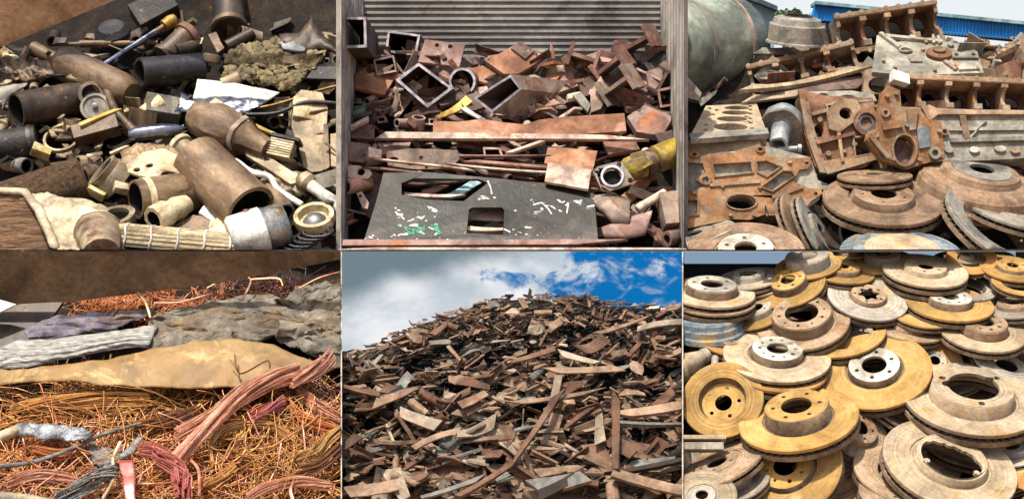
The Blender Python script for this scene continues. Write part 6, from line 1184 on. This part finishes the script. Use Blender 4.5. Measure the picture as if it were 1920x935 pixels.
# scrap behind and in the gaps
bm_ = ['discbrown', 'discgrey', 'blockgrey', 'rustdark', 'dtan', 'block', 'blockred']
for i in range(150):
    px, py = rs.uniform(1285, 1925), rs.uniform(95, 460)
    if rs.random() < .35: px, py = rs.uniform(1800, 1925), rs.uniform(98, 150)
    me = pm(rs.choice(protos), (mt_ := rs.choice(bm_))); o = bpy.data.objects.new('rusty_scrap', me); COL.objects.link(o); reg(o); o.rotation_mode = 'QUATERNION'
    loc = Q(px, py, rs.uniform(-.4, .0)); o.location = loc; o.rotation_quaternion = shard_rot(rs); q = rs.uniform(24, 70) * .01 * sc(loc.y); o.scale = (q, q * rs.uniform(.5, 1.2), q * rs.uniform(1, 4))
    tag(o, 'small %s scrap in the gaps at the %s of the engine blocks' % (COLN[mt_], zone(px, py, 1280, 1920, 95, 467)), 'metal scrap', 'small scrap between the engine blocks')
for i in range(60):
    px = rs.uniform(1500, 1925); py = rs.uniform(84, 112); y = rs.uniform(11, 18); loc = P(px, py, y)
    me = pm(rs.choice(protos), (mt_ := rs.choice(bm_))); o = bpy.data.objects.new('yard_scrap', me); COL.objects.link(o); reg(o); o.rotation_mode = 'QUATERNION'; o.location = loc; o.rotation_quaternion = shard_rot(rs); q = rs.uniform(26, 60) * .01 * sc(y); o.scale = (q, q, q * 3)
    tag(o, 'distant %s scrap piece in the yard under the blue shed roof' % COLN[mt_], 'metal scrap', 'distant scrap in the yard')
m = MB(); rows = []
for j in range(8):
    rows.append([(P(1260 + i * 30, 104 + 10 * noise.noise(Vector((i * .6, j, 3))) - (7 - j) * 1.0, 10.5 + j * 1.6) + Vector((0, 0, -.3))) * 100 for i in range(25)])
m.grid(rows); tag(m.build('far_heap', 'bed'), kind='structure')
# ------------------------------------------------------------------ trim what would poke through a bay wall or the terrace
TILE[0] = 0
bpy.context.view_layer.update()
def trim():
    def sight(sx, keep):      # splayed lower partition
        n = Vector((D, -sx * 3.2, 0)).normalized(); c = Vector((0, -D, 0)); return (c + n * (.014 * keep), n * -keep)   # outer side is removed
    zu, zl = (Vector((0, 0, EYE - .004)), Vector((0, 0, -1))), (Vector((0, 0, EYE - .042)), Vector((0, 0, 1)))
    X = lambda x, s: (Vector((x, 0, 0)), Vector((s, 0, 0)))
    PL = {1: [zu, X(-XW - .05, 1)], 2: [zu, X(-XW + .01, -1), X(XW - .01, 1)], 3: [zu, X(XW + .05, -1)],
          4: [zl, sight(-1, -1)], 5: [zl, sight(-1, 1), sight(1, -1)], 6: [zl, sight(1, 1)]}
    dead = []
    for o, t in REG:
        if not t or o.type != 'MESH' or o.get('notrim'): continue
        M = o.matrix_world; mi = M.inverted(); me = o.data
        co = np.empty(len(me.vertices) * 3, np.float32); me.vertices.foreach_get('co', co); co = co.reshape(-1, 3)
        A = np.array(M); wc = co @ A[:3, :3].T + A[:3, 3]; cut = []
        gone = False
        for p, n in PL[t]:
            dd = (wc - np.array(p)) @ np.array(n)
            if dd.min() > 0: gone = True
            if dd.max() > 1e-4: cut.append((p, n))
        if gone:
            dead.append(o); continue
        if not cut: continue
        if me.users > 1: o.data = me = me.copy()
        bm = bmesh.new(); bm.from_mesh(me); it = A[:3, :3].T
        for p, n in cut:
            ln = Vector(it @ np.array(n)).normalized()
            r = bmesh.ops.bisect_plane(bm, geom=bm.verts[:] + bm.edges[:] + bm.faces[:], plane_co=mi @ p, plane_no=ln, clear_outer=True)
            ed = [e for e in r['geom_cut'] if isinstance(e, bmesh.types.BMEdge)]
            if ed and len(ed) < 400:
                try: bmesh.ops.holes_fill(bm, edges=ed, sides=0)
                except Exception: pass
        if len(bm.faces) == 0:
            bm.free(); dead.append(o); continue
        bm.to_mesh(me); bm.free()
    gone_ = set()
    for o in dead:
        for c in list(o.children_recursive) + [o]:
            gone_.add(c)
    for o in gone_: bpy.data.objects.remove(o)
trim()
for o in list(bpy.data.objects):      # nothing left of a thing outside its bay
    if o.type == 'EMPTY' and not o.children: bpy.data.objects.remove(o)
SCN.cycles.max_bounces = 6 if hasattr(SCN, 'cycles') else 0
